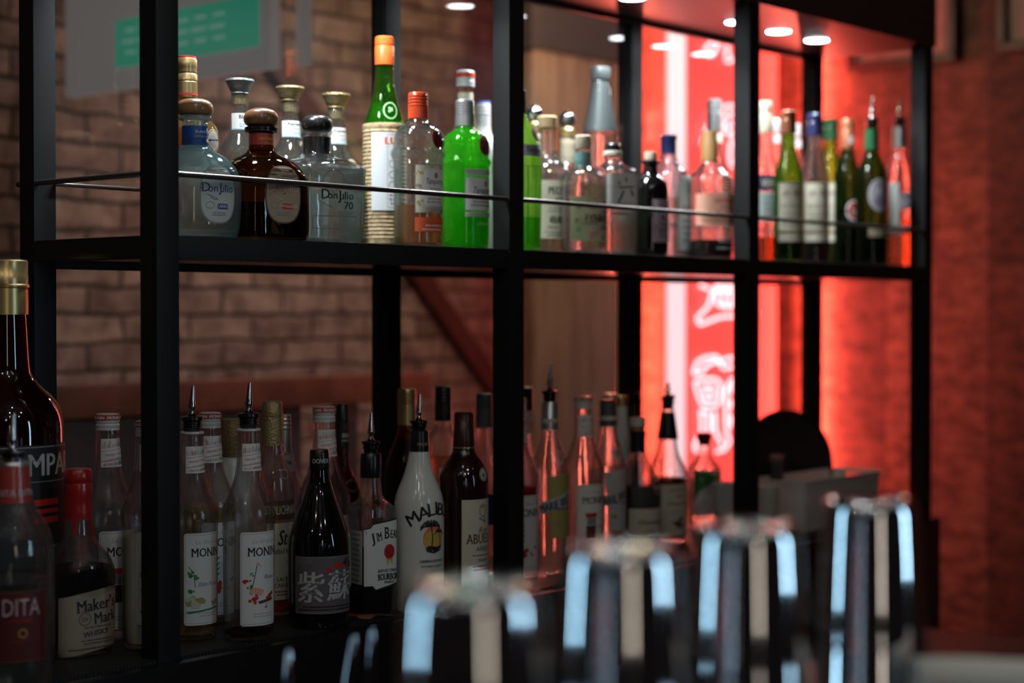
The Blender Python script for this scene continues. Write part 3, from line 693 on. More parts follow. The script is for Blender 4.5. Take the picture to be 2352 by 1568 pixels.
b2 = bowl(1668, 1118, 34, .20, LOW+.108, 'small off-white bowl behind the steel post of the lower middle bay', cb, .1075)
P = at(1785, 1045, .175); k = depth(P)/FPX; zt_ = float(P[2])
t = thing('card_reader', 'black upright box with a grey top in the lower right bay', 'box', (P[0], .175, LOW), .5)
boxo('case', (-.026, -.014, 0), (.026, .014, zt_-LOW-.012), pmat('matte_black_plastic', (.012, .011, .011), .4), t, .003)
boxo('top_plate', (-.028, -.016, zt_-LOW-.0118), (.028, .016, zt_-LOW), pmat('grey_plate', (.16, .12, .10), .35), t, .002)
# white basket with oval handle holes
def basket():
    Yf = .045; a = at(1828, 1100, Yf); bq = at(2085, 1085, Yf); x0, x1 = float(a[0]), float(bq[0]); Wd = min((x1-x0)*.74, .36)
    zt = float(at(1990, 1077, .108)[2]); H = zt-LOW; t = thing('plastic_basket', 'white plastic basket with oval handle holes at the right end of the lower shelf', 'basket', (x0+Wd/2+.035, .115, LOW))
    def ringp(w, d, r, z, n=6):
        pts = []
        for cx, cyy, a0 in ((w-r, d-r, 0), (-w+r, d-r, 90), (-w+r, -d+r, 180), (w-r, -d+r, 270)):
            for i in range(n+1): q = math.radians(a0+90*i/n); pts.append((cx+r*math.cos(q), cyy+r*math.sin(q), z))
            if a0 == 270: pts += [(w, -d*.55, z), (w, d*.5, z)]
        return pts
    bm = bmesh.new(); w, d = Wd/2, .066
    R0 = [ringp(w-.02, d-.015, .02, 0), ringp(w-.004, d-.003, .022, H*.55), ringp(w-.002, d-.001, .022, H*.72), ringp(w, d, .022, H*.93), ringp(w+.004, d+.004, .024, H)]
    R1 = [ringp(w+.003, d+.003, .023, H+.002), ringp(w-.003, d-.003, .02, H*.93), ringp(w-.005, d-.004, .02, H*.72), ringp(w-.007, d-.006, .02, H*.55), ringp(w-.023, d-.018, .018, .003)]
    def dip(p):
        t_ = min(1, max(0, (abs(p[0])/w-.55)/.35)); t_ = t_*t_*(3-2*t_)
        return (p[0], p[1], p[2]-.040*(1-t_)*min(1, max(0, (p[2]/H-.5)/.45)))
    rs = [[bm.verts.new(dip(p)) for p in q] for q in R0+R1]; n = len(rs[0])
    for li, (A, B_) in enumerate(zip(rs, rs[1:])):
        for i in range(n):
            # handle holes: leave out the upper quads of the two end walls (between .72 and .93 H)
            xm = (A[i].co.x+A[(i+1) % n].co.x)/2; lenq = abs(A[i].co.y-A[(i+1) % n].co.y)
            if li in (2, 6) and xm > w*.8 and .045 < lenq < d*1.2: continue
            bm.faces.new((A[i], A[(i+1) % n], B_[(i+1) % n], B_[i]))
    bm.faces.new(rs[0][::-1]); bm.faces.new(rs[-1])
    obj('basket_shell', bm, pmat('white_plastic', (.80, .77, .74), .4), t, ang=45)
basket()

# ------------------------------------------------------------------ bar counter in front, shaker tins, tools, towel
TZ = .17
ZB = float(CAM[2]) - .159 - TZ
TIN = pmat('polished_shaker_steel', (.70, .70, .71), .05, 1, bump=(30, .04))
tins = [(1086, 1.00, 0), (1424, 1.17, 0), (1716, 1.29, 0), (2000, 1.47, 0)]
pts_ = [atz_ for atz_ in []]
lab = ['polished steel shaker tin upside down on the bar, nearest of the four', 'polished steel shaker tin upside down, second nearest on the bar', 'polished steel shaker tin upside down, third from the camera on the bar', 'polished steel shaker tin upside down, farthest of the four on the bar']
cen = []
for i, (px, d, _) in enumerate(tins):
    P = atd(px, 1100, d); cen.append(P[:2])
    t = thing('shaker_tin', lab[i], 'shaker tin', (P[0], P[1], ZB), .3*i, 'shaker tins upside down on the bar')
    bm = bmesh.new(); lathe(bm, [(.0008, .0465), (0, .0485), (.003, .0492), (.006, .0480), (.05, .0465), (.120, .0430), (.154, .0408), (.158, .0405), (.162, .0396), (.1655, .0381), (.168, .0362), (.1695, .034), (.170, .0318), (.1696, .030), (.1680, .0285), (.1668, .027), (.1664, .010), (.1664, .0)], 72, cap0=False, cap1=False)
    obj('tin_body', bm, TIN, t, ang=50)
cen = np.array(cen); dirv = cen[-1]-cen[0]; dirv /= np.linalg.norm(dirv); perp = np.array([-dirv[1], dirv[0]])
if perp @ _F[:2] < 0: perp = -perp
bm = bmesh.new(); c0 = cen.mean(0)
def bp_(u, v, z): q = c0+dirv*u+perp*v; return bm.verts.new((q[0], q[1], z))
vs = [bp_(u, v, z) for z in (ZB-.04, ZB-.0005) for u, v in ((-1.6, -.5), (.62, -.5), (.62, .10), (-1.6, .10))]
for f in ((3, 2, 1, 0), (4, 5, 6, 7), (0, 1, 5, 4), (1, 2, 6, 5), (2, 3, 7, 6), (3, 0, 4, 7)): bm.faces.new([vs[i] for i in f])
vs = [bp_(u, v, z) for z in (0, ZB-.0405) for u, v in ((-1.55, -.35), (.55, -.35), (.55, .0), (-1.55, .0))]
for f in ((3, 2, 1, 0), (4, 5, 6, 7), (0, 1, 5, 4), (1, 2, 6, 5), (2, 3, 7, 6), (3, 0, 4, 7)): bm.faces.new([vs[i] for i in f])
bmesh.ops.bevel(bm, geom=bm.edges[:], offset=.004, segments=2, affect='EDGES')
tag(obj('bar_counter', bm, BLK2, smooth=False), 'black bar counter in the foreground carrying the steel tins', 'counter')
# tools in a steel cup on the work table behind the bar
DT = 1.75; P = atd(740, 1947, DT); TT = float(P[2])
o = boxo('work_table', (P[0]-.5, P[1]-.12, TT-.03), (P[0]+.35, P[1]+.12, TT-.0005), BLK2, bev=.002); tag(o, 'low black work table between the bar and the back counter', 'table')
cup = thing('tool_cup', 'low steel cup holding the bar tools on the work table', 'cup', (P[0], P[1], TT))
bm = bmesh.new(); lathe(bm, [(.0005, .060), (.0, .064), (.09, .072), (.0905, .0705), (.002, .0625), (.0018, .0)], 40, cap1=False); obj('cup_wall', bm, TIN, cup)
for i, (px, py, rr, bx) in enumerate(((665, 1488, .0052, -.045), (815, 1456, .0052, .0), (856, 1440, .0044, .04))):
    T = atd(px, py, DT)
    B0 = np.array([P[0], P[1], TT+.004]) + np.array([_R[0], _R[1], 0])*bx
    lb_ = ['steel bar tool handle standing furthest left in the low cup', 'steel bar tool handle in the middle of the low cup', 'steel bar tool handle standing rightmost in the low cup'][i]
    t = thing('bar_spoon', lb_, 'bar tool', tuple(B0), 0, 'bar tools in the low cup'); Vd = T-B0
    bm = bmesh.new(); tube(bm, [Vd*q for q in (0, .3, .6, .85, .97, 1)], [rr*.7, rr*.8, rr*1.0, rr, rr*.8, rr*.3], 14); obj('handle', bm, TIN, t)
# rolled towel
P = atd(2330, 1545, 1.40)
bm = bmesh.new(); pr = []
n = 40
for i in range(n+1):
    a = i/n*4.2*PI; r = .012+.012*i/n; pr.append((r*math.cos(a), r*math.sin(a)))
Lt = .19; base = np.array([P[0], P[1], ZB+.026])
for off in (0,):
    rows = [[bm.verts.new(tuple(base+np.array([_R[0]*0.94-_F[0]*.05, _R[1]*.94-_F[1]*.05, 0])*(t_-.45)*Lt+np.array([_F[0]*x+0, _F[1]*x, z*1.0+.001*math.sin(t_*9)]))) for x, z in pr] for t_ in np.linspace(0, 1, 9)]
    for A, B_ in zip(rows, rows[1:]):
        for i in range(n): bm.faces.new((A[i], A[i+1], B_[i+1], B_[i]))
ob = obj('rolled_towel', bm, pmat('cream_towel', (.62, .58, .50), .9, bump=(400, .8))); sm = ob.modifiers.new('thick', 'SOLIDIFY'); sm.thickness = .003
tag(ob, 'cream rolled bar towel lying at the right end of the bar', 'towel')
# ------------------------------------------------------------------ bottles, upper shelf, left bay
def tx(s, x, y, h, c='K', **o): return ('t', s, x, y, h, c, o)
bottle('whisky_bottle', 'tall pale amber bottle with a long gold screw cap behind the blue-banded bottle', 430, .235,
       [(555, 72), (360, 75), (310, 74), (285, 66), (265, 40), (245, 24), (225, 20), (150, 18)], 'gold', la=40, liq=(300, 'gold'),
       caps=[('cap', [(225, 25), (190, 25), (188, 23.5), (186, 25), (172, 24.5), (170, 23), (166, 24.5), (160, 23), (156, 24.5), (138, 24), (134, 22)], 'gold_cap'),
             ('cap_top', [(135, 22.5), (131, 22), (129.5, 18)], 'red_wax'), ('cap_ring', [(221, 25.6), (215, 25.4)], 'red_band')],
       labs=[('cap_print', [('o', 0, 190, 9, 11, 2, 'R'), ('blob', 0, 190, 5, 6, 'R'), ('lines', -14, 201, 14, 209, 2, 'n')], .0042), ('seal', [('e', 20, 325, 24, 26, 'T'), ('o', 20, 325, 22, 24, 2, 'n'), ('e', 20, 325, 14, 15, 'x')], .0004)][1:])
DJ = [(545, 96), (520, 103), (430, 106), (390, 98), (362, 72), (348, 46), (338, 30), (285, 29), (278, 30), (276, 37), (268, 38), (266, 33)]
def djlabel(c, word, wc, cx=0, paper='q', y0=400, frame='x'):
    P = []; n = 30
    for i in range(n):                                  # shield-like oval
        a = 2*PI*i/n; P.append((cx+44*math.copysign(abs(math.cos(a))**.75, math.cos(a)), 452+62*math.copysign(abs(math.sin(a))**.8, math.sin(a))))
    Q = [(cx+(x-cx)*1.07, 452+(y-452)*1.06) for x, y in P]
    return [('p', Q, frame), ('p', P, paper), ('lines', cx-24, 404, cx+24, 412, 1, 'x'), ('lines', cx-30, 414, cx+30, 420, 1, 'x'),
            tx('D', cx-32, 446, 21, c, b=.01), tx('on', cx-15, 446, 12, c, b=.008), tx('J', cx+3, 452, 27, c, b=.012), tx('ulio', cx+21, 446, 17, c, b=.008),
            ('l', [(cx-30, 452), (cx-14, 457), (cx-2, 462), (cx-10, 464), (cx-22, 458)], 1.2, c), ('o', cx-22, 476, 11, 8, 1.2, 'x'),
            ('rr', cx-4, 472, cx+26, 484, 5, wc), ('rr', cx-2.5, 473.5, cx+24.5, 482.5, 4, wc), tx(word, cx+11, 481, 6.5, 'W', b=.03), ('lines', cx-20, 490, cx+20, 500, 2, 'x')]
bottle('tequila_bottle', 'aqua glass bottle with a round wooden stopper and a blue neck band', 449, .085, DJ, 'teal', p=2.6, sq=392, la=31,
       liq=(500, 'water'), caps=[('stopper', [(267, 28), (264, 38), (256, 42), (244, 42), (234, 36), (228, 22), (226.5, 8)], 'wood_stopper', dict(soft=1)),
       ('neck_label', [(336, 29.8), (291, 29.8)], 'navy_band')],
       labs=[('label', djlabel('v', 'BLANCO', 'v', 2)), ('neck_print', [tx('BLANCO', 2, 308, 6, 'W', b=.02), tx('100% AGAVE', 2, 318, 5, 'S'), ('r', 12, 296, 20, 304, 'W'), ('r', 12, 320, 20, 328, 'W')], .0013)])
bottle('tequila_bottle', 'dark amber bottle with a round wooden stopper and a red neck band', 601, .075,
       [(545, 108), (500, 110), (430, 108), (395, 98), (370, 72), (356, 42), (346, 29), (310, 27), (304, 30), (302, 38), (294, 38), (291, 30)], 'amber', p=4.5, sq=400, la=31,
       liq=(470, 'dark'), caps=[('stopper', [(290, 28), (287, 36), (279, 40), (268, 40.5), (256, 34), (250, 20), (248.5, 8)], 'dark_wood_stopper', dict(soft=1)),
       ('lip', [(306, 28), (303, 38), (294, 38), (290, 30)], 'black_plastic'), ('neck_label', [(346, 28.6), (308, 28.6)], 'red_band')],
       labs=[('label', djlabel('s', 'REPOSADO', 'R', 2, 'T', frame='n')), ('neck_print', [tx('REPOSADO', 2, 324, 6, 'Y', b=.02), tx('TEQUILA', 2, 334, 5, 'Y')], .0013)])
bottle('tequila_bottle', 'clear square-shouldered bottle with a black round stopper and black neck wrap', 729, .150,
       [(552, 104), (500, 108), (400, 110), (385, 106), (372, 84), (362, 46), (350, 31), (312, 31), (306, 36), (300, 36)], 'clear', p=5.5, sq=392, la=30,
       liq=(392, 'water'), caps=[('stopper', [(303, 28), (299, 34), (290, 37), (278, 36), (268, 28), (264.5, 16), (264, 6)], 'black_stopper', dict(soft=1)),
       ('neck_wrap', [(358, 33.5), (350, 32.2), (316, 32.2)], 'black_foil')],
       labs=[('label', [tx('D', -30, 462, 22, 'K'), tx('on', -12, 462, 12, 'K'), tx('J', 6, 470, 28, 'K'), tx('ulio', 25, 462, 18, 'K'), tx('70', 30, 484, 17, 'K', b=.03), ('lines', 0, 488, 46, 498, 2, 'x'),
                        ('l', [(-44, 468), (-30, 474), (-14, 480)], 1.2, 'K'), ('o', -10, 420, 28, 24, 2, 'G'), ('b', -62, 500, 50, 530, 1.5, 'G')])])
HT = lambda c, ty: [(560, 62), (470, 64), (400, 62), (ty+175, 56), (ty+150, 42), (ty+130, 28), (ty+118, 23), (ty+78, 22), (ty+66, 18), (ty+52, 22), (ty+40, 20), (ty+30, 16)]
for (c, ty, cap, word, Y, lbl) in ((552, 182, 'pewter_cap', 'Blanco', .245, 'clear bottle with a flared pewter stopper behind the two wooden-stoppered bottles'),
                                (667, 199, 'bronze_cap', 'Reposado', .255, 'clear bottle with a flared bronze stopper between the amber and the black-stoppered bottle'),
                                (773, 215, 'bronze_cap', 'Reposado', .245, 'clear bottle with a flared bronze stopper right behind the black-stoppered bottle')):
    bottle('tequila_bottle', lbl, c, Y, HT(c, ty), 'aqua', p=2.0, la=34, liq=(455, 'water'),
           caps=[('stopper', [(ty+36, 18), (ty+33, 21), (ty+30, 19), (ty+27, 22), (ty+20, 25), (ty+8, 31), (ty+5, 33), (ty+1, 32), (ty, 28)], cap), ('cork', [(ty+58, 14), (ty+36, 15)], 'cork')],
           labs=[('neck_label', [('r', -34, ty+80, 30, ty+115, 'W'), tx(word, 2, ty+93, 9, 'K', b=.02), tx('TEQUILA', 2, ty+101, 4.5, 'G'), ('lines', -16, ty+103, 22, ty+112, 2, 't'), ('r', -34, ty+115, 30, ty+118, 't')]),
                 ('seal', [('e', 14, ty+163, 15, 11, 'D' if cap == 'bronze_cap' else 'W'), ('o', 14, ty+163, 15, 11, 1.5, 'T'), ('lines', 4, ty+158, 24, ty+167, 2, 'x')]),
                 ('label', [('r', -30, 440, 42, 545, 'q'), tx('TE', 30, 462, 12, 'g'), ('e', 30, 530, 13, 14, 'g'), ('o', 30, 530, 9, 10, 1.5, 't')])])
# straw-covered liqueur
bottle('liqueur_bottle', 'green bottle with a tall orange cap in a woven straw sleeve', 884, .20,
       [(562, 49), (300, 48), (284, 46), (262, 40), (235, 31), (205, 24), (150, 20), (90, 19)], 'wine', la=8, liq=(240, 'grn'),
       caps=[('cap', [(150, 22.5), (108, 22.5), (107, 21.8), (105, 21.8), (104, 22.5), (88, 22), (85, 19)], 'orange_cap'),
             ('straw_sleeve', [(560, 50)]+[(y-d, 51.5 if j else 49.8) for y in range(552, 308, -9) for j, d in ((0, 0), (1, 4.5))]+[(305, 52), (300, 50), (294, 52), (287, 50), (286, 46)], 'straw')],
       labs=[('label', [('r', -36, 308, 34, 486, 'w'), ('r', -1, 314, 33, 480, 'W'), ('b', -1, 314, 33, 480, 1, 'M'), tx('LUX', 16, 336, 16, 'c', b=.05), ('e', 12, 356, 8, 10, 'q'), ('o', 10, 380, 8, 9, 1.5, 'M'), ('o', 10, 404, 8, 9, 1.5, 'M'), ('o', 10, 428, 8, 9, 1.5, 'M'), tx('IL', 22, 400, 8, 'K'), ('lines', 2, 446, 30, 474, 3, 'M')], .0036),
             ('glass_seal', [('o', 8, 258, 17, 20, 3, 'l'), ('blob', 8, 258, 8, 5, 'l')], .0008)])
TQ = lambda by: [(by, 56), (by-40, 57), (368, 57), (362, 62), (350, 63), (342, 58), (320, 57), (300, 50), (290, 38), (280, 24), (270, 20), (216, 19)]
bottle('gin_bottle', 'clear ridged bottle with an orange screw cap and a dark red wax seal', 961, .085, TQ(564), 'clear', p=2.2, la=33, liq=(472, 'pink'),
       caps=[screw(213, 273, 23.5, 4, .45, 'orange_red_cap')],
       labs=[('label', [('r', -40, 382, 38, 492, 'C'), ('b', -40, 382, 38, 492, 1.5, 'x'), ('blob', -30, 402, 9, 7, 'L'), ('blob', -31, 430, 8, 6, 'T'), ('blob', -29, 466, 9, 7, 'L'), ('blob', 0, 387, 5, 5, 'L'), ('blob', 30, 388, 6, 5, 'L'), ('blob', 6, 485, 8, 6, 's'), ('blob', 28, 484, 6, 5, 'L'),
                        ('p', [(-20, 400), (-14, 392), (32, 392), (36, 400), (36, 470), (28, 478), (-14, 478), (-20, 470)], 'W'), ('e', 12, 406, 5, 7, 'G'), tx('Tanqueray', 12, 430, 17, 'K', sh=.35, b=.008, w=52), ('lines', -6, 434, 26, 438, 1, 'G'), tx('SEVILLA', 12, 447, 7, 'G', b=.02), ('lines', -14, 456, 30, 470, 2, 'G')]),
             ('lower_label', [('r', -40, 502, 38, 534, 'c'), ('lines', -34, 504, 34, 510, 1, 'O'), ('l', [(-6, 514), (0, 508), (6, 514), (12, 509), (20, 513), (32, 510)], 1, 'O'), ('lines', -20, 516, 34, 524, 1, 'W'), ('lines', -26, 526, 30, 532, 1, 'W')]),
             ('wax_seal', [('e', 18, 323, 17, 21, 'd')], .0035), ('seal_ring', [('o', 18, 323, 19, 23, 3, 'dark_red_wax'), ('o', 18, 323, 11, 14, 2, 'dark_red_wax')], .0045)])
TG = [(570, 53), (540, 55), (385, 55), (378, 60), (370, 60), (362, 54), (340, 54), (318, 50), (305, 36), (297, 22), (290, 20), (232, 19)]
bottle('gin_bottle', 'bright green bottle with a silver screw cap and a dark red wax seal', 1068, .10, TG, 'green', p=2.2, la=34, liq=(492, 'grn'),
       caps=[screw(230, 290, 22.5, 5, .42, 'silver_cap')],
       labs=[('label', [('r', -32, 392, 52, 405, 'S'), ('r', -32, 410, 52, 486, 'w'), ('b', -32, 410, 52, 486, 1, 'x'), ('e', 24, 424, 5, 7, 'G'), tx('Tanqueray', 20, 452, 20, 'K', sh=.35, b=.01, w=64), ('lines', -20, 462, 46, 478, 2, 'x'), ('r', -32, 490, 52, 500, 'S'), tx('LONDON DRY', 24, 520, 8, 'l', b=.02, w=54)]),
             ('wax_seal', [('e', 20, 337, 17, 22, 'd')], .0035), ('seal_ring', [('o', 20, 337, 19, 24, 3, 'dark_red_wax'), ('o', 20, 337, 11, 14, 2, 'dark_red_wax')], .0045)])
def cap_text(y, c='W', txt='MONIN  MONIN  MONIN', h=7, w=120): return [tx(txt, 0, y, h, c, b=.03, w=w)]
bottle('syrup_bottle', 'clear bottle with a white and red ringed cap standing behind the bright green bottle', 1069, .225,
       [(575, 46), (360, 47), (330, 42), (290, 24), (250, 18), (200, 17)], 'ribbed', la=30, liq=(420, 'water'),
       caps=[screw(163, 200, 21.5, 4, .2, 'white_cap'), ('cap_band', [(178, 22.2), (169, 22.2)], 'orange_red_cap')], labs=[('neck_label', [('r', -40, 214, 40, 232, 'C')])])
bottle('vodka_bottle', 'white-labelled bottle with a silver and blue cap tucked behind the steel post', 1109, .262,
       [(590, 44), (360, 45), (335, 40), (318, 26), (305, 18), (240, 16)], 'milk', la=30, caps=[screw(236, 312, 18, 3, .6, 'white_cap'), ('cap_top', [(237, 17.5), (232.5, 17)], 'navy_band')])

# ------------------------------------------------------------------ upper shelf, middle bay
bottle('gin_bottle', 'lime green fluted bottle with a dark red wax seal against the steel post', 1187, .09,
       [(577, 55), (420, 57), (372, 58), (352, 55), (330, 50), (300, 40), (275, 25), (250, 20), (212, 18)], 'lime', p=2.2, la=36, liq=(500, 'grn'),
       caps=[screw(206, 262, 22, 5, .5, 'grey_cap')],
       labs=[('label', [('r', -44, 335, 58, 362, 'x'), tx('Tanqueray', 24, 356, 15, 'K', sh=.35, w=70)]), ('wax_seal', [('e', 26, 308, 14, 18, 'd')], .003), ('seal_ring', [('o', 26, 308, 16, 20, 3, 'dark_red_wax')], .004),
             ('flute', [('l', [(x, 385), (x, 560)], 2.2, 'g') for x in (-30, -8, 14, 36)]+[('l', [(-30, 385), (36, 385)], 1.5, 'g')])])
for c, ty, Y, lb in ((1227, 240, .262, 'bottle with a faceted silver ball stopper nearest the lime green bottle'), (1303, 253, .255, 'bottle with a faceted silver ball stopper between two cork-topped gin bottles')):
    P_ = at(c, ty+22, Y)
    bottle('liqueur_bottle', lb, c, Y, [(590, 34), (430, 36), (ty+140, 34), (ty+120, 24), (ty+100, 18), (ty+56, 16)], 'clear', la=20, liq=(430, 'gold'),
           caps=[('ball_stopper', [(ty+22+20*math.cos(t), 20*math.sin(t)+.3) for t in np.linspace(0, PI, 12)], 'faceted_silver'), ('collar', [(ty+62, 19), (ty+52, 19), (ty+50, 14), (ty+46, 18), (ty+40, 14)], 'gold_cap'), ('neck_sleeve', [(ty+122, 17.5), (ty+62, 16.8)], 'pale_cork')])
bottle('gin_bottle', 'clear bottle with cream label and wooden stopper crossed by an orange paper strip', 1257, .172,
       [(577, 58), (545, 61), (440, 62), (405, 58), (385, 48), (368, 30), (355, 18), (295, 17)], 'clear', la=26, liq=(402, 'water'),
       caps=[('stopper', [(293, 23), (270, 23.5), (267, 20)], 'cork')],
       labs=[('label', [('r', -62, 418, 46, 550, 'C'), tx('PEDDLERS', 14, 450, 17, 'K', b=.035, w=78), tx('GIN Co.', 18, 474, 16, 'K', b=.035, w=56), ('lines', -30, 478, 42, 492, 2, 'x'), tx('巷販小酒', 14, 516, 17, 'K', b=.03, w=76), tx('750ml', -16, 528, 7, 'x'), ('lines', -34, 532, 30, 546, 2, 'x')]),
             ('tax_strip', [('r', 5, 269, 16, 345, 'O')], .0042)])
bottle('gin_bottle', 'small round-shouldered clear bottle with cork and turquoise neck paper', 1339, .085,
       [(580, 50), (550, 53), (430, 54), (405, 50), (392, 38), (384, 24), (378, 18), (320, 17)], 'clear', la=28, liq=(425, 'water'),
       caps=[('stopper', [(342, 17.5), (316, 19), (313, 18), (311, 15)], 'pale_cork'), ('neck_label', [(388, 20), (380, 18.6), (350, 18.4)], 'aqua_band')],
       labs=[('label', [('r', -56, 454, 44, 555, 'C'), ('l', [(-4, 470), (-4, 458)], 1.5, 'L'), ('o', -4, 470, 14, 13, 2, 'L'), ('e', -4, 472, 7, 7, 'C'), ('blob', 32, 468, 8, 8, 'O'), ('blob', -34, 480, 7, 6, 'T'), tx('CAPE', 30, 492, 9, 'K', w=26), tx('FYNBOS', 14, 512, 17, 'K', w=72, b=.01, se=1), ('lines', -30, 514, 10, 518, 1, 'x'), tx('GIN', 32, 530, 12, 'K', b=.02), ('blob', 0, 540, 11, 12, 's'), ('blob', -34, 528, 8, 8, 't'), ('blob', 30, 546, 8, 8, 'M'), ('blob', -40, 508, 7, 7, 'T')])])
bottle('vodka_bottle', 'tall bottle with a slanted grey cone-shaped cap rising over its neighbours', 1379, .235,
       [(592, 42), (420, 43), (300, 42), (250, 30), (200, 22), (182, 19)], 'clear', la=25,
       caps=[('cap', [(304, 40), (298, 39), (240, 27.5), (196, 20), (190, 19), (186, 18), (184, 21), (176, 23), (160, 22.5), (155, 21), (153.5, 12)], 'grey_cap')],)
bottle('gin_bottle', 'square-shouldered clear bottle with black stopper and a white label with black brush characters', 1407, .10,
       [(584, 54), (560, 57), (400, 57), (392, 55), (384, 38), (376, 22), (362, 19), (345, 19)], 'clear', p=5, sq=392, la=34, liq=(410, 'water'),
       caps=[('stopper', [(347, 18.5), (333, 18.5), (330, 16)], 'black_stopper'), ('collar', [(357, 21), (350, 21.5), (347, 20)], 'cream_plastic')],
       labs=[('label', [('r', -44, 402, 44, 478, 'W'), ('l', [(-44, 432), (44, 432)], .8, 'T'), ('l', [(4, 410), (7, 420)], 4, 'K'), ('l', [(-14, 434), (26, 431)], 3.5, 'K'), ('l', [(-2, 440), (-9, 456), (-17, 468)], 5, 'K'), ('l', [(18, 438), (24, 452)], 5, 'K'), ('e', -14, 424, 4, 5, 'T'), tx('ROKU GIN', 8, 472, 5, 'T', w=40), ('lines', -36, 486, 40, 500, 1, 'x')])])
bottle('gin_bottle', 'small dark brown apothecary bottle with cork and black metal ring', 1494, .085,
       [(586, 39), (560, 41), (440, 41), (420, 38), (408, 28), (400, 17), (375, 15), (368, 16)], 'black', la=36,
       caps=[('stopper', [(368, 13.5), (352, 14.5), (349, 13)], 'pale_cork'), ('ring', [(377, 16), (375, 20), (371, 20.5), (369, 16)], 'black_plastic')],
       labs=[('label', [('r', -20, 460, 36, 558, 'P'), ('b', -18, 462, 34, 556, 1, 'v'), tx('LONDON', 8, 476, 8, 'v', w=34, arch=-.008), ('o', 8, 500, 17, 18, 2, 'v'), ('blob', 8, 500, 9, 8, 'v'), ('lines', -10, 526, 28, 550, 3, 'v')])])
bottle('gin_bottle', 'pale blue glass bottle with a navy blue cap behind the dark apothecary bottle', 1535, .185,
       [(592, 50), (560, 52), (430, 53), (400, 47), (382, 30), (365, 18), (320, 16)], 'blue', p=4, sq=430, la=38, liq=(455, 'water'),
       caps=[('cap', [(354, 18), (322, 18), (318, 20), (312, 19.5), (310, 16)], 'navy_cap')],
       labs=[('label', [('p', [(-6, 575), (-6, 425), (4, 408), (26, 402), (48, 408), (56, 425), (56, 575)], 'q'), ('o', 26, 440, 12, 20, 2, 'Y'), ('e', 26, 440, 7, 13, 't'), ('lines', 4, 470, 48, 560, 6, 'x'), ('l', [(-4, 424), (-4, 572)], 2, 'Y')])])
bottle('gin_bottle', 'clear bottle with tan foil cap and a salmon pink label beside the steel post', 1629, .125,
       [(592, 52), (570, 55), (420, 55), (405, 50), (392, 34), (375, 20), (345, 17), (305, 15)], 'clear', p=3.5, sq=420, la=26, liq=(552, 'dark'),
       caps=[('foil_cap', [(372, 19.5), (325, 19), (320, 17), (306, 17), (301, 15)], 'tan_foil')],
       labs=[('label', [('r', -58, 448, 56, 520, 's'), tx("HAYMAN'S", 20, 470, 13, 'R', w=62, b=.01, se=1), tx('LONDON', 20, 480, 6, 'v', w=34), ('l', [(-10, 486), (50, 486)], 1, 'R'), ('lines', -50, 490, 52, 514, 4, 'n')]), ('arch', [('o', 18, 425, 26, 24, 3, 'q'), ('lines', 4, 414, 32, 440, 4, 'l')]), ('lower_print', [('lines', -6, 546, 48, 560, 2, 'S'), ('lines', -6, 566, 48, 576, 1, 'S')])])
bottle('gin_bottle', 'tall clear bottle with a long matt grey cap behind the salmon-labelled bottle', 1640, .25,
       [(600, 40), (430, 41), (395, 34), (360, 22), (320, 16), (240, 15)], 'clear', la=20, liq=(440, 'water'), caps=[('cap', [(302, 17.5), (258, 17.5), (257, 16.5), (254, 16.5), (253, 17.5), (230, 17), (228, 14)], 'silver_cap')],
       labs=[('neck_label', [('r', -16, 308, 20, 328, 'C')])])
# ------------------------------------------------------------------ upper shelf, right bay
bottle('liqueur_bottle', 'clear bottle with a long tan cap and navy label beside the right bay post', 1757, .16,
       [(594, 33), (440, 35), (400, 34), (375, 26), (350, 16), (310, 14)], 'clear', la=22, liq=(545, 'amber'), caps=[('cap', [(306, 15.5), (262, 15.5), (261, 14.8), (250, 15.2), (236, 15), (233, 13)], 'pale_cork')],
       labs=[('label', [('r', -34, 404, 34, 440, 'N'), tx('VERAMI', 6, 431, 17, 'C', b=.03, w=56), ('r', -34, 442, 34, 510, 'q'), ('lines', -20, 450, 28, 500, 4, 'x')])])
for c, ty, Y, lb in ((1781, 273, .25, 'clear bottle with a small white cap behind the tan-capped bottle'), (1829, 284, .26, 'clear bottle with a small white cap behind the navy-capped bottle')):
    bottle('vodka_bottle', lb, c, Y, [(605, 26), (440, 28), (400, 26), (370, 18), (340, 10), (285, 9)], 'clear', la=20, liq=(450, 'water'), caps=[screw(ty, ty+30, 9, 3, .3, 'white_cap')], labs=[('neck_label', [('r', -9, ty+36, 9, ty+56, 'S')])])
def wine(c, Y, top, cap, capm, glass, label, hw=34, by=598, lab=True, la=12, word=''):
    caps = [('cap', [(cap, 18), (top+26, 17.6), (top+25, 16.6), (top+22, 17.6), (top+20, 16.6), (top+16, 17.6), (top+3, 17.2), (top, 14)], capm)]
    L = []
    if lab: L = [('label', [('r', -30, 422, 28, 532, 'C'), ('b', -28, 424, 26, 530, 1, 'T'), ('blob', -12, 444, 11, 8, 'D'), ('blob', 12, 446, 11, 8, 'T'), tx(word or 'ROSSO', 0, 480, 10, 'T', w=44, b=.02), ('lines', -22, 486, 20, 524, 5, 'T'), ('r', -30, 538, 28, 556, 'C')])]
    bottle('vermouth_bottle', label, c, Y, [(by, hw-1), (by-30, hw), (415, hw), (395, hw-3), (370, hw-10), (345, hw-17), (320, 15), (top+10, 14)], glass, la=la, liq=(540, 'dark'), caps=caps, labs=L)
wine(1810, .085, 254, 305, 'copper_cap', 'wine', 'bright green bottle with a copper-orange cap and cream label')
wine(1870, .13, 261, 312, 'navy_cap', 'clear', 'clear bottle with a navy blue cap and cream label', 34, 601, word='BIANCO')
wine(1906, .215, 273, 322, 'green_cap', 'wine', 'green bottle with a dark green cap and cream label partly hidden', 33, 604, word='DRY', la=24)
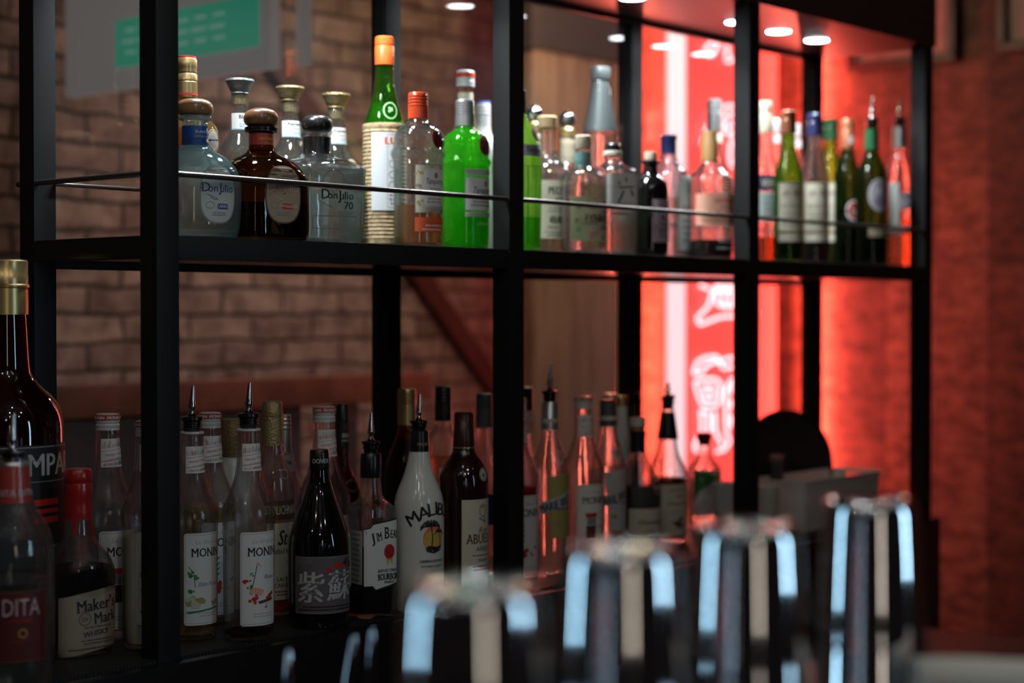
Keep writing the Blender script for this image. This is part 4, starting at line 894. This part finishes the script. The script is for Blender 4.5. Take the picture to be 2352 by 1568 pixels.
bottle('vermouth_bottle', 'dark green bottle with an orange cap and a round red and white badge', 1945, .155,
       [(602, 29), (430, 30), (400, 29), (375, 22), (350, 15), (280, 14)], 'dkgreen', la=32, liq=(480, 'dark'), caps=[('cap', [(342, 15.5), (300, 15.5), (298, 14.5), (292, 15.2), (278, 15), (274, 13)], 'copper_cap'), ],
       labs=[('badge', [('e', 0, 485, 19, 24, 'W'), ('e', 0, 485, 15, 19, 'R'), ('l', [(-7, 478), (0, 494), (8, 474)], 3, 'W')]), ('cap_print', [('e', 2, 322, 7, 9, 'W')], .0014)])
bottle('vermouth_bottle', 'dark bottle with a green foil neck, steel pourer and oval silver label', 2001, .085,
       [(604, 36), (430, 37), (395, 35), (372, 24), (350, 15), (296, 14)], 'dkgreen', la=30, liq=(520, 'dark'), caps=[('foil', [(344, 17), (330, 16.6), (297, 16.4)], 'green_foil')], pour=(222, 272, 298, 15.5, 5),
       labs=[('label', [('e', 0, 450, 27, 38, 'M'), ('o', 0, 450, 25, 36, 2, 'S'), ('blob', 0, 440, 11, 8, 'S'), ('lines', -14, 456, 16, 470, 2, 'v'), ('r', -26, 520, 28, 545, 'T')])])
bottle('liqueur_bottle', 'rose-tinted clear bottle with silver foil neck and steel pourer, last on the right', 2064, .13,
       [(610, 32), (560, 33), (420, 33), (395, 31), (372, 22), (345, 14), (290, 13)], 'clear', p=2.6, sq=420, la=24, liq=(505, 'pink'), caps=[('foil', [(340, 16.5), (292, 16)], 'silver_cap')], pour=(221, 270, 294, 14, 8),
       labs=[('label', [('r', -36, 420, -14, 540, 'q'), ('p', [(-12, 448), (26, 436), (26, 476), (-12, 484)], 'M'), tx('sambuca', 8, 468, 10, 'W', w=34, rot=-12), ('r', -24, 520, 24, 530, 'M')])])

# ------------------------------------------------------------------ lower shelf
def Yof(c, by): return float(atz(c, by, LOW)[1])
def neckpr(s, yt, c=0):
    """slanted syrup neck paper with small building drawings and slanted red writing"""
    rnd = random.Random(int(yt)); E = [('p', [(-28*s, yt), (28*s, yt), (30*s, yt+62*s), (-30*s, yt+62*s)], 'W')]
    for i in range(22):
        x = -26*s+i*2.4*s; y = yt+22*s-i*.25*s; E.append(('r', x, y-rnd.uniform(5, 17)*s, x+rnd.uniform(.7, 1.5)*s, y, rnd.choice(['T', 'R', 'K', 's', 't', 'M'])))
        y = yt+60*s-i*.2*s; E.append(('r', x, y-rnd.uniform(3, 8)*s, x+rnd.uniform(.7, 1.6)*s, y, rnd.choice(['T', 'R', 'K', 'M'])))
    E += [('p', [(-28*s, yt+28*s), (28*s, yt+21*s), (28*s, yt+43*s), (-28*s, yt+49*s)], 'W'), ('l', [(-28*s, yt+28*s), (28*s, yt+21*s)], .9*s, 'R'), ('l', [(-28*s, yt+49*s), (28*s, yt+43*s)], .9*s, 'R'),
          tx('Ultimate Creation', 4*s, yt+36*s, 6.2*s, 'R', rot=-7, w=50*s, b=.01), tx('www.monin.com', 4*s, yt+45*s, 4.2*s, 's', rot=-7, w=34*s)]
    return E
def monin(c, lip, by, label, kind='rose', liq='ros', lv=None, pourtop=None, la=30, hidelabel=False, cap=True, Y=None, glass='ribbed'):
    Y = Yof(c, by) if Y is None else Y
    H = by-lip; s = H/482.; f = lambda y: by-(1465-y)*s
    prof = [(by, 54*s), (f(1450), 58*s), (f(1210), 58.5*s), (f(1198), 60.5*s), (f(1180), 61.5*s), (f(1165), 59*s), (f(1140), 49*s), (f(1115), 38*s), (f(1085), 30*s), (f(1060), 27*s), (f(1010), 25*s), (lip, 23*s)]
    caps = []; pr = None
    if pourtop: caps.append(('neck_ring', [(f(990), 25*s), (f(988), 27.5*s), (f(984), 27.5*s), (f(983), 25*s)], 'white_cap')); pr = (pourtop, f(948), f(988), 25*s, 4)
    else:
        caps += [screw(lip-20*s, lip+16*s, 26*s, 3, .12, 'white_cap'), ('cap_band', [(lip-6*s, 26.8*s), (lip-17*s, 26.6*s)], 'red_band')]
    L = [('neck_label', neckpr(s, f(1017)))]
    if not hidelabel:
        x0, x1, y0, y1 = -50*s, 44*s, f(1215), f(1428)
        E = [('rr', x0, y0, x1, y1, 7*s, 'W'), ('b', x0+3*s, y0+4*s, x1-3*s, y1-4*s, .8*s, 'x'), tx('Le Sirop de', 8*s, f(1244), 13*s, 'M', sh=.3, w=62*s, b=-.01), tx('MONIN', 6*s, f(1270), 20*s, 'K', b=.022, w=80*s, se=1),
             ('lines', -20*s, f(1398), 34*s, f(1410), 2, 'P')]
        if kind == 'rose':
            E += [('l', [(-12*s, f(1290)), (-18*s, f(1320)), (-24*s, f(1345))], 2.2*s, 'g'), ('blob', -8*s, f(1290), 7*s, 6, 's'), ('blob', -36*s, f(1325), 9*s, 8, 'R'), ('blob', -22*s, f(1310), 6*s, 5, 'g'), ('blob', -28*s, f(1340), 8*s, 6, 'g'), ('blob', -12*s, f(1350), 15*s, 12, 's'), ('blob', -18*s, f(1366), 12*s, 8, 'R'), ('blob', 22*s, f(1362), 13*s, 9, 'R'), ('p', [(-10*s, f(1372)), (30*s, f(1366)), (30*s, f(1372)), (-6*s, f(1378))], 'n'), ('blob', 8*s, f(1384), 6*s, 5, 'R'), tx('Rose', 20*s, f(1322), 10*s, 'M', sh=.3)]
        elif kind == 'elder':
            E += [('l', [(-40*s, f(1292)), (-28*s, f(1305)), (-24*s, f(1340))], 1.8*s, 'g'), ('blob', -34*s, f(1312), 11*s, 8, 'g'), ('blob', -18*s, f(1318), 8*s, 6, 'g'), tx('Elder Flower', 12*s, f(1338), 10*s, 'M', sh=.3, w=58*s), ('blob', -34*s, f(1352), 9*s, 6, 'g'), ('blob', -24*s, f(1374), 19*s, 16, 'L'), ('blob', -30*s, f(1378), 16*s, 10, 'C'), ('blob', 28*s, f(1378), 10*s, 8, 'L'), ('p', [(-44*s, f(1396)), (38*s, f(1388)), (38*s, f(1391)), (-40*s, f(1400))], 'g')]
        elif kind == 'fruit':
            E += [('l', [(-26*s, f(1290)), (-22*s, f(1340))], 2*s, 'g')]+[('p', [(-24*s, f(1300+i*12)), (-6*s, f(1292+i*12)), (-16*s, f(1304+i*12))], 'g') for i in range(4)]+[('blob', -14*s, f(1362), 15*s, 12, 'R'), ('blob', 12*s, f(1368), 8*s, 6, 'R'), ('blob', 26*s, f(1350), 7*s, 5, 'n')]
        else:
            E += [('r', -24*s, f(1296), 12*s, f(1308), 'R'), ('r', -20*s, f(1308), 8*s, f(1330), 'x'), ('blob', -6*s, f(1350), 15*s, 9, 'R'), ('blob', 18*s, f(1368), 8*s, 6, 'R'), tx('fraise', 26*s, f(1340), 10*s, 'M', sh=.3), ('r', -22*s, f(1332), 8*s, f(1370), 'd')]
        L.append(('label', E))
    if not pourtop: L.append(('cap_print', [tx('MONIN  MONIN  MONIN', 0, lip-8*s, 7*s, 'W', b=.03, w=86*s)], .0022*s*1.0+.0016))
    return bottle('syrup_bottle', label, c, Y, prof, glass, lo=1, la=la, liq=((f(lv) if lv else f(1445)), liq) if liq else None, caps=caps, pour=pr, labs=L)

# jumbo aperitif bottle cut by the left edge
Yc = .265
bottle('aperitif_bottle', 'huge dark red bottle with a gold cap cut by the left edge', 13, Yc,
       [(1480, 124), (1430, 130), (1000, 131), (950, 126), (915, 108), (885, 76), (862, 58), (840, 53), (760, 49), (700, 45), (640, 42)], 'campari', lo=1, la=18,
       caps=[('cap', [(718, 51), (662, 50), (660, 53), (655, 53.5), (652, 50), (632, 50.5), (630, 49.5), (600, 50), (597, 46)], 'gold_cap'), ('foil', [(722, 50.5), (700, 49)], 'gold_cap')],
       labs=[('label', [('r', -128, 1015, 160, 1290, 'K'), ('l', [(-128, 1020), (160, 1020)], 2, 'M'), tx('CAMPARI', 46, 1085, 50, 'S', b=.02, w=250), ('l', [(-128, 1098), (160, 1098)], 1.5, 'M'), ('r', 20, 1138, 92, 1152, 'R'), ('r', 20, 1160, 92, 1170, 'R'), ('r', 20, 1178, 92, 1192, 'R'), tx('1860', 62, 1228, 14, 'd'), ('lines', 50, 1240, 110, 1250, 1, 'G')])])
Yd = Yof(28, 1600)
bottle('liqueur_bottle', 'clear bottle with steel pourer and dark red label in the lower left corner', 27, Yd,
       [(1600, 84), (1560, 90), (1290, 93), (1240, 90), (1200, 74), (1170, 52), (1140, 42), (1050, 37)], 'clear', lo=1, la=8, liq=(1330, 'water'), pour=(950, 1035, 1062, 28, 3),
       caps=[('foil', [(1152, 42), (1140, 41), (1078, 38), (1068, 36)], 'red_band'), ('ring', [(1072, 36), (1066, 37), (1060, 34)], 'silver_cap')],
       labs=[('label', [('r', -88, 1345, 68, 1505, 'n'), ('r', -85, 1348, 65, 1502, 'd'), tx('DITA', 6, 1400, 38, 'P', b=-.005, w=84), tx('LYCHEE', 4, 1414, 7, 'R', w=50), ('o', 8, 1440, 10, 10, 2, 'Y'), ('l', [(-16, 1458), (30, 1456)], 1, 'R')]), ('neck_print', [tx('DITA DITA', 4, 1136, 15, 'P', w=90)], .0012)])
bottle('whisky_bottle', 'squat bourbon bottle with a neck dipped in red wax and a cream label', 178, Yof(178, 1499),
       [(1496, 74), (1470, 79), (1330, 82), (1300, 80), (1270, 66), (1245, 42), (1225, 32), (1150, 27), (1082, 25)], 'clear', lo=1, p=3.2, sq=1330, la=32, dr=.8, liq=(1300, 'dark'),
       caps=[('wax_cap', [(1190, 31), (1176, 32), (1160, 30.5), (1145, 30.5), (1140, 31.5), (1112, 31), (1108, 30), (1104, 32), (1082, 31), (1076, 27), (1074, 12)], 'red_wax')],
       labs=[('label', [('p', [(-84, 1362), (-40, 1354), (64, 1342), (72, 1350), (74, 1478), (30, 1484), (-84, 1498)], 'T'), tx("Maker's", 10, 1394, 28, 'K', b=.026, w=106, rot=-4, se=1), tx('Mark', 34, 1424, 25, 'K', b=.026, w=66, rot=-4, se=1), ('o', -22, 1412, 16, 15, 2, 'n'), tx('SIV', -22, 1417, 10, 'n', b=.02), ('l', [(-30, 1396), (-22, 1388), (-14, 1396)], 2, 'n'), ('lines', -24, 1428, 50, 1436, 1, 'n'), tx('WHISKY', 8, 1452, 12, 'K', b=.02, w=70, rot=-4, se=1), ('lines', -34, 1458, 56, 1472, 2, 'n'), ('lines', -60, 1476, 50, 1484, 1, 'n')]),
             ('wax_drip', [('p', [(-32, 1150), (-30, 1215), (-25, 1232), (-22, 1214), (-18, 1186), (-4, 1180), (10, 1190), (14, 1236), (18, 1252), (22, 1220), (26, 1188), (30, 1150)], 'red_wax')], .0012)])
monin(246, 970, 1474, 'syrup bottle with a red and white ringed cap left of the front post', 'plain', None, la=30, Y=.20)
monin(336, 985, 1462, 'syrup bottle of cloudy yellow liquid half hidden by the front post', 'elder', 'milky', lv=1230, la=26, Y=.10)
monin(440, 990, 1463, 'syrup bottle with pourer and an elderflower label right of the front post', 'elder', 'gold', pourtop=885)
monin(481, 966, 1440, 'capped syrup bottle standing behind the elderflower syrup bottle', 'fruit', 'yel', lv=1180, Y=.20)
bottle('liqueur_bottle', 'cream white bottle with a wide brown cap behind the rose syrup bottle', 535, .268,
       [(1432, 52), (1180, 54), (1110, 50), (1080, 40), (1062, 30), (1040, 26), (1000, 24)], 'milk', lo=1, la=30, caps=[('cap', [(1050, 27), (1048, 28), (966, 27.5), (962, 24)], 'bronze_cap')])
monin(570, 983, 1465, 'syrup bottle with pourer and red rose pictures on its label', 'rose', 'ros', pourtop=879)
bottle('vodka_bottle', 'clear flavoured vodka bottle with a bronze-brown cap and cream label', 625, .175,
       [(1435, 48), (1400, 50), (1130, 51), (1095, 48), (1070, 38), (1050, 27), (1030, 23), (960, 21)], 'clear', lo=1, la=28, liq=(1320, 'amber'),
       caps=[('cap', [(1022, 24.5), (958, 24), (957, 23), (954, 24), (925, 23), (921, 20)], 'bronze_cap')],
       labs=[('label', [('r', -40, 1145, 44, 1188, 'n'), tx('STOLICHNAYA', 4, 1176, 20, 'C', b=.02, w=92), ('r', -38, 1196, 42, 1370, 'C'), tx('Stoli', 14, 1246, 34, 'K', sh=.3, b=.03, w=54), tx('Salted Karamel', 10, 1266, 14, 'K', sh=.3, w=70), ('p', [(8, 1282), (40, 1278), (30, 1310)], 'd'), tx('SALTED', 6, 1328, 9, 'n', b=.02), tx('CARAMEL', 6, 1342, 9, 'n', b=.02), ('lines', -20, 1348, 34, 1362, 2, 'n')]), ('badge', [('o', 8, 1085, 11, 11, 2, 'x')])])
bottle('vodka_bottle', 'bottle with a slim silver screw cap behind the bronze-capped vodka', 653, .262,
       [(1425, 40), (1140, 42), (1100, 36), (1060, 22), (1030, 15), (960, 14)], 'clear', lo=1, la=25, caps=[screw(952, 1040, 15, 3, .6, 'silver_cap')], labs=[('neck_label', [('r', -14, 1044, 15, 1080, 'x'), ('blob', 0, 1060, 9, 7, 'K')])])
bottle('shiso_liqueur_bottle', 'black glass bottle with large white brush characters on a grey label', 733, Yof(733, 1434),
       [(1434, 68), (1405, 72), (1255, 73.5), (1225, 70), (1180, 54), (1140, 37), (1110, 27), (1085, 22), (1040, 20)], 'black', lo=1, la=10,
       caps=[('cap', [(1078, 22), (1074, 23), (1036, 22), (1032, 20), (1030.5, 14)], 'black_foil')],
       labs=[('label', [('r', -74, 1268, 74, 1398, 'm'), ('b', -72, 1270, 72, 1396, 1, 'G'), tx('鍛高譚', -46, 1284, 12, 'G', w=34), ('blob', 28, 1288, 16, 12, 'R'), ('blob', 12, 1300, 9, 8, 'R'), ('blob', 58, 1286, 13, 9, 'd'), ('blob', 24, 1306, 10, 8, 'g'),
                        tx('紫', -34, 1372, 70, 'S', b=.022, w=66, sh=.06), tx('蘇', 36, 1368, 68, 'S', b=.022, w=66, sh=.06), ('lines', -68, 1378, 68, 1392, 2, 'K')]), ('cap_print', [tx('DOVER', 0, 1062, 10, 'S', b=.03, w=38)], .0014)])
monin(744, 952, 1425, 'capped syrup bottle standing behind the black bottle with white characters', 'plain', 'red', lv=1250, Y=.17)
bottle('whisky_bottle', 'dark bottle with black cap and numbered neck label behind the black bottle', 786, .255,
       [(1420, 44), (1180, 46), (1140, 44), (1105, 34), (1080, 20), (1060, 15), (960, 13)], 'amber', lo=1, la=30, liq=(1150, 'dark'), caps=[('cap', [(962, 14.5), (930, 14), (927, 12)], 'black_foil')],
       labs=[('neck_label', [('r', -16, 966, 18, 1028, 'K'), ('e', 3, 980, 6, 7, 'n'), tx('888', 2, 1004, 10, 'C', w=20), ('lines', -10, 1008, 14, 1014, 1, 'C')]), ('embossing', [('o', 6, 1112, 18, 14, 3, 'n')]), ('label', [('r', -30, 1150, 40, 1300, 'K'), tx('Roses', 10, 1166, 12, 'T', w=40)])])
bottle('whisky_bottle', 'square clear bourbon bottle with pourer, black neck and white label', 851, Yof(853, 1412),
       [(1412, 56), (1390, 58), (1195, 59), (1170, 57), (1155, 44), (1145, 30), (1130, 25), (1095, 23), (1050, 21)], 'clear', lo=1, p=5, sq=1165, la=30, liq=(1262, 'dark'), pour=(947, 1012, 1040, 21, 2),
       caps=[('neck_foil', [(1096, 24), (1092, 25), (1044, 24), (1040, 22)], 'black_foil')],
       labs=[('label', [('p', [(-44, 1208), (-30, 1204), (-22, 1196), (50, 1186), (50, 1336), (-16, 1350), (-24, 1340), (-44, 1340)], 'K'), ('p', [(-44, 1210), (-29, 1207), (-21, 1199), (50, 1190), (50, 1332), (-15, 1346), (-23, 1337), (-44, 1337)], 'W'), ('r', -100, 1212, -48, 1334, 'S'), ('lines', -96, 1216, -54, 1330, 10, 'x'),
                        tx('J', -19, 1246, 28, 'K', b=.02, se=1, rot=-12), tx('IM', -5, 1236, 19, 'K', b=.02, se=1, rot=-10, w=15), tx('B', 13, 1232, 26, 'K', b=.02, se=1, w=14), tx('EAM', 36, 1232, 18, 'K', b=.02, se=1, rot=4, w=28), ('e', 20, 1262, 14, 17, 'R'), ('o', 20, 1262, 9, 11, 1.5, 'd'), tx('B', 20, 1267, 9, 'd', b=.02), ('p', [(12, 1276), (16, 1296), (20, 1280)], 'Y'), ('p', [(22, 1278), (27, 1294), (29, 1276)], 'Y'),
                        tx('KENTUCKY STRAIGHT', 18, 1308, 7, 'K', b=.02, w=56), tx('BOURBON', 18, 1326, 15, 'K', b=.04, w=56), tx('WHISKEY', 20, 1334, 6, 'K', b=.02, w=28)])])
bottle('rum_bottle', 'dark bottle with a gold screw cap behind the white coconut bottle', 934, .235,
       [(1395, 50), (1170, 52), (1080, 52), (1050, 45), (1020, 32), (995, 23), (975, 20), (920, 18)], 'amber', lo=1, la=30, liq=(1010, 'dark'), caps=[screw(892, 975, 22, 4, .58, 'gold_cap')], labs=[('label', [('r', -40, 1100, 44, 1200, 'C')])])
bottle('liqueur_bottle', 'glossy white bottle with pourer, black neck and a palm tree picture', 962, Yof(962, 1402),
       [(1402, 54), (1380, 57), (1180, 58.5), (1150, 57), (1125, 50), (1100, 39), (1070, 29), (1045, 24), (1020, 22), (990, 21)], 'milk', lo=1, la=28, pour=(905, 965, 988, 20.5, 3),
       caps=[('neck_foil', [(1036, 23.5), (1030, 23.6), (990, 22), (988, 20)], 'black_foil')],
       labs=[('print', [tx('M', -36, 1196, 28, 'K', b=.02, rot=-32), tx('A', -14, 1184, 28, 'K', b=.02, rot=-16), tx('L', 3, 1178, 28, 'K', b=.02, rot=-6), tx('I', 15, 1176, 28, 'K', b=.03), tx('B', 28, 1179, 28, 'K', b=.02, rot=6), tx('U', 46, 1184, 28, 'K', b=.02, rot=14),
                        ('e', 8, 1232, 27, 32, 'O'), ('e', 8, 1236, 26, 26, 'Y'), ('p', [(-14, 1250), (-4, 1246), (16, 1250), (32, 1246), (28, 1258), (8, 1264), (-10, 1260)], 'K'),
                        ('l', [(2, 1252), (4, 1225), (0, 1202)], 3, 'K'), ('l', [(26, 1250), (26, 1230), (22, 1216)], 2, 'K')]+[('l', [(0, 1202), (0+18*math.cos(a), 1200+13*math.sin(a)), (26*math.cos(a), 1208+13*math.sin(a))], 3.4, 'K') for a in np.linspace(-PI*1.05, .1, 9)]+[('l', [(22, 1216), (22+10*math.cos(a), 1216+8*math.sin(a)), (22+14*math.cos(a), 1222+8*math.sin(a))], 2, 'K') for a in np.linspace(-PI, 0, 6)]+
                        [tx('CARIBBEAN RUM WITH', 4, 1284, 6, 'K', w=62, b=.02), tx('COCONUT LIQUEUR', 4, 1296, 6, 'K', w=56, b=.02), tx('ORIGINAL', 8, 1314, 5, 's', w=30)]), ('neck_print', [tx('MALIBU', 0, 1022, 7, 'T', w=28)], .0014)])
bottle('tequila_bottle', 'clear round-shouldered bottle with a tall black screw cap', 1018, .225,
       [(1385, 45), (1130, 47), (1030, 46), (1005, 40), (988, 28), (975, 18), (950, 17)], 'clear', lo=1, la=26, liq=(1050, 'pink'), caps=[screw(886, 966, 19.5, 4, .5, 'black_foil')], labs=[('label', [('r', -30, 1070, 40, 1200, 'P')])])
bottle('rum_bottle', 'dark brown rum bottle with a brown foil neck and large cream label', 1065, Yof(1065, 1384),
       [(1384, 52), (1360, 55), (1110, 56.5), (1085, 54), (1060, 42), (1045, 30), (1030, 24), (960, 20)], 'brown', lo=1, la=30,
       caps=[('foil', [(1030, 24), (1026, 25), (972, 22.6), (971, 22), (950, 22), (946, 19)], 'brown_foil'), ('foil_ring', [(1028, 25.3), (1025, 25.2)], 'gold_cap')],
       labs=[('label', [('r', -34, 1142, 64, 1370, 'C'), ('o', 20, 1168, 11, 15, 1.6, 'n'), ('l', [(8, 1184), (20, 1190), (30, 1196), (22, 1178)], 2.5, 'n'), ('l', [(14, 1160), (26, 1158)], 2.5, 'n'), tx('Ron', 22, 1218, 13, 'n', sh=.3), tx('ABUELO', 18, 1242, 22, 'd', b=.022, w=86, se=1), tx('AÑEJO', 20, 1262, 15, 'K', w=42, se=1), ('lines', -14, 1266, 50, 1272, 1, 'n'), tx('Varela', 22, 1284, 9, 'n', sh=.4, w=30), ('lines', -10, 1290, 44, 1306, 2, 'n')]),
             ('badge', [('e', 26, 1087, 15, 15, 'S'), ('o', 26, 1087, 14, 14, 1.5, 'n'), ('blob', 26, 1087, 7, 7, 'n')])])
bottle('vodka_bottle', 'clear bottle with a grey screw cap beside the post behind the brown bottle', 1112, .19,
       [(1370, 42), (1130, 44), (1070, 40), (1035, 27), (1010, 19), (960, 16)], 'clear', lo=1, la=30, caps=[screw(903, 982, 19, 4, .58, 'grey_cap'), ], labs=[('embossing', [('o', 10, 1056, 13, 13, 2, 'S')]), ('label', [('r', -34, 1130, 44, 1200, 'N'), tx('MARIE', 26, 1160, 16, 't', w=50)])])
# behind / right of the second post
bottle('liqueur_bottle', 'clear bottle with black cap and a small fruit neck label right of the post', 1206, .245,
       [(1345, 40), (1120, 42), (1090, 38), (1060, 28), (1030, 19), (1000, 16), (960, 15)], 'clear', lo=1, la=20, caps=[screw(888, 942, 19, 4, .4, 'black_foil')], labs=[('neck_label', [('r', -16, 945, 18, 995, 'P'), ('e', 4, 976, 6, 7, 's'), ('e', 8, 974, 3, 3, 'g')])])
monin(1186, 930, 1352, 'syrup bottle with fruit label whose right edge shows beside the post', 'fruit', 'red', lv=1200, Y=.10)
def marie(c, top, by, label, paper, Y=None, pour=None, capm='silver_cap', liq=None):
    Y = Yof(c, by) if Y is None else Y; o = by-1320; s_ = (by-top)/(1320-922.)
    f = lambda y: by-(1320-y)*s_
    E = [('p', [(-26, f(1092)), (44, f(1080)), (44, f(1230)), (-14, f(1230))], paper), ('p', [(-40*s_, f(1150)), (50*s_, f(1118)), (50*s_, f(1152)), (-40*s_, f(1176))], 'S'), tx('MARIE BRIZARD', 18*s_, f(1158), 19*s_, 'N', b=.04, w=120*s_, rot=-16, sh=.2), ('lines', -10*s_, f(1160), 40*s_, f(1168), 1, 'v'), ('e', -2, f(1196), 8, 5, 'T')]
    bottle('liqueur_bottle', label, c, Y, [(by, 40*s_), (f(1300), 43*s_), (f(1100), 43.5*s_), (f(1075), 42*s_), (f(1050), 36*s_), (f(1025), 27*s_), (f(1000), 20*s_), (f(980), 18*s_), (top, 17*s_)], 'clear', lo=1, la=24, liq=(f(1080), liq) if liq else None,
           caps=[('foil_cap', [(f(984), 20.5*s_), (f(958), 20.5*s_), (f(956), 19.5*s_), (f(926), 20*s_), (f(922), 18*s_)] if pour else [(f(984), 20.5*s_), (f(958), 20.5*s_), (f(950), 19.5*s_), (f(945), 20.5*s_), (f(940), 19.5*s_), (f(935), 20.5*s_), (f(924), 20*s_), (f(921), 17*s_)], capm), ('neck_paper', [(f(986), 20*s_), (f(960), 20.8*s_)], 'cream_plastic')],
           pour=pour, labs=[('label', E), ('glass_seal', [('o', 10, f(1048), 14*s_, 15*s_, 2.4, 'S'), ('o', 10, f(1048), 8*s_, 9*s_, 1.5, 'S')])])
marie(1263, 922, 1320, 'clear liqueur bottle with pourer and a yellow label with slanted band', 'L', pour=(837, 897, 926, 18, 4))
monin(1340, 925, 1306, 'capped syrup bottle between the two slanted-band liqueur bottles', 'plain', None)
marie(1397, 918, 1300, 'clear liqueur bottle with grey cap and a pale label with slanted band', 'S', capm='grey_cap', liq='water', Y=.12)
bottle('liqueur_bottle', 'bottle with a silver cap behind the grey-capped liqueur bottle', 1402, .288,
       [(1290, 23), (1090, 24), (1050, 22), (1010, 17), (960, 15)], 'clear', lo=1, la=20, caps=[screw(903, 950, 17.5, 3, .4, 'silver_cap')])
bottle('liqueur_bottle', 'frosted bottle with a clear golden ribbed cap behind the cognac bottle', 1428, .245,
       [(1285, 22), (1080, 22), (1040, 21), (1000, 18), (960, 14), (930, 13)], 'milk', lo=1, la=20, caps=[screw(908, 932, 14, 3, .2, 'gold_cap')])
bottle('whisky_bottle', 'dark bottle with a tall black cap in front of the rear post', 1457, .285,
       [(1275, 23), (1080, 24), (1040, 22), (1010, 18), (960, 14)], 'amber', lo=1, la=20, liq=(1050, 'dark'), caps=[screw(900, 955, 16.5, 4, .5, 'black_foil')])
bottle('cognac_bottle', 'long-necked cognac bottle with a cream cap, black neck foil and glass relief', 1465, .15,
       [(1262, 50), (1240, 53), (1130, 54), (1110, 52), (1085, 42), (1062, 27), (1045, 20), (1030, 18), (985, 16)], 'clear', lo=1, la=28, liq=(1118, 'dark'),
       caps=[('cap', [(978, 18.5), (960, 18.5), (958, 16)], 'cream_plastic'), ('cap_ring', [(986, 16.5), (978, 17)], 'gold_cap'), ('neck_foil', [(1038, 18.6), (1010, 17.6), (988, 19)], 'black_foil')],
       labs=[('label', [('r', -46, 1162, 44, 1225, 'C'), ('r', -40, 1112, 44, 1160, 'k'), tx('Hennessy', 10, 1202, 15, 'K', b=.015, w=66), tx('V.S', 6, 1216, 8, 'K')]), ('relief', [('o', 26, 1100, 14, 32, 2.2, 's'), ('blob', 26, 1095, 9, 9, 'S'), ('blob', 26, 1118, 8, 8, 'S')], .002)])
bottle('whisky_bottle', 'clear bottle with a black conical neck, steel pourer and cream label', 1534, .21,
       [(1240, 42), (1220, 45), (1105, 46), (1080, 44), (1055, 32), (1035, 24), (1010, 21), (960, 17), (935, 15)], 'clear', lo=1, la=22, liq=(1098, 'dark'), pour=(878, 906, 940, 17, 4),
       caps=[('neck_sleeve', [(1008, 23.5), (1004, 24), (960, 18), (945, 16)], 'black_foil')],
       labs=[('label', [('r', -42, 1108, 42, 1225, 'C'), tx('JAMESON', 8, 1126, 9, 'n', w=44, b=.02), tx('IRISH', 14, 1138, 7, 'n'), ('lines', -20, 1148, 34, 1156, 1, 'n'), ('l', [(-26, 1172), (34, 1172)], 1, 'T'), ('blob', 8, 1196, 15, 10, 'n')])])
bottle('plum_wine_bottle', 'small flat-shouldered bottle with green and white label and a dark red cap', 1618, .275,
       [(1190, 36), (1170, 39), (1085, 40), (1072, 37), (1058, 26), (1045, 16), (1030, 14), (1000, 13)], 'clear', lo=1, p=3, sq=1075, la=18, liq=(1100, 'water'), caps=[('cap', [(1022, 14.5), (1018, 13), (1014, 14), (1008, 17), (994, 17), (992, 14)], 'dark_red_wax')],
       labs=[('label', [('r', -38, 1078, 36, 1180, 'W'), ('p', [(-38, 1076), (36, 1076), (28, 1092), (2, 1110), (-22, 1124), (-38, 1150)], 'g'), ('e', 24, 1104, 11, 20, 'L'), ('lines', -12, 1112, 14, 1130, 3, 'M')]+[('l', [(-34+i*9, 1176), (-26+i*9, 1160-(i % 3)*6), (-18+i*9, 1150-(i % 2)*8)], 1.4, 'R') for i in range(7)])])
for i, a in enumerate(PLACED):
    for b in PLACED[i+1:]:
        if abs(a[2][2]-b[2][2]) < .1:
            d = math.hypot(*(a[2][:2]-b[2][:2])); 
            if d < a[3]+b[3]-.001: print('CLASH', a[0], a[1], b[0], b[1], round(d, 3), round(a[3]+b[3], 3), a[2][:2].round(3), b[2][:2].round(3))
for a in PLACED:
    if a[2][1]+a[3] > .3165 or a[2][1]-a[3] < 0: print('EDGE', a[0], a[1], a[2][:2].round(3), round(a[3], 3))
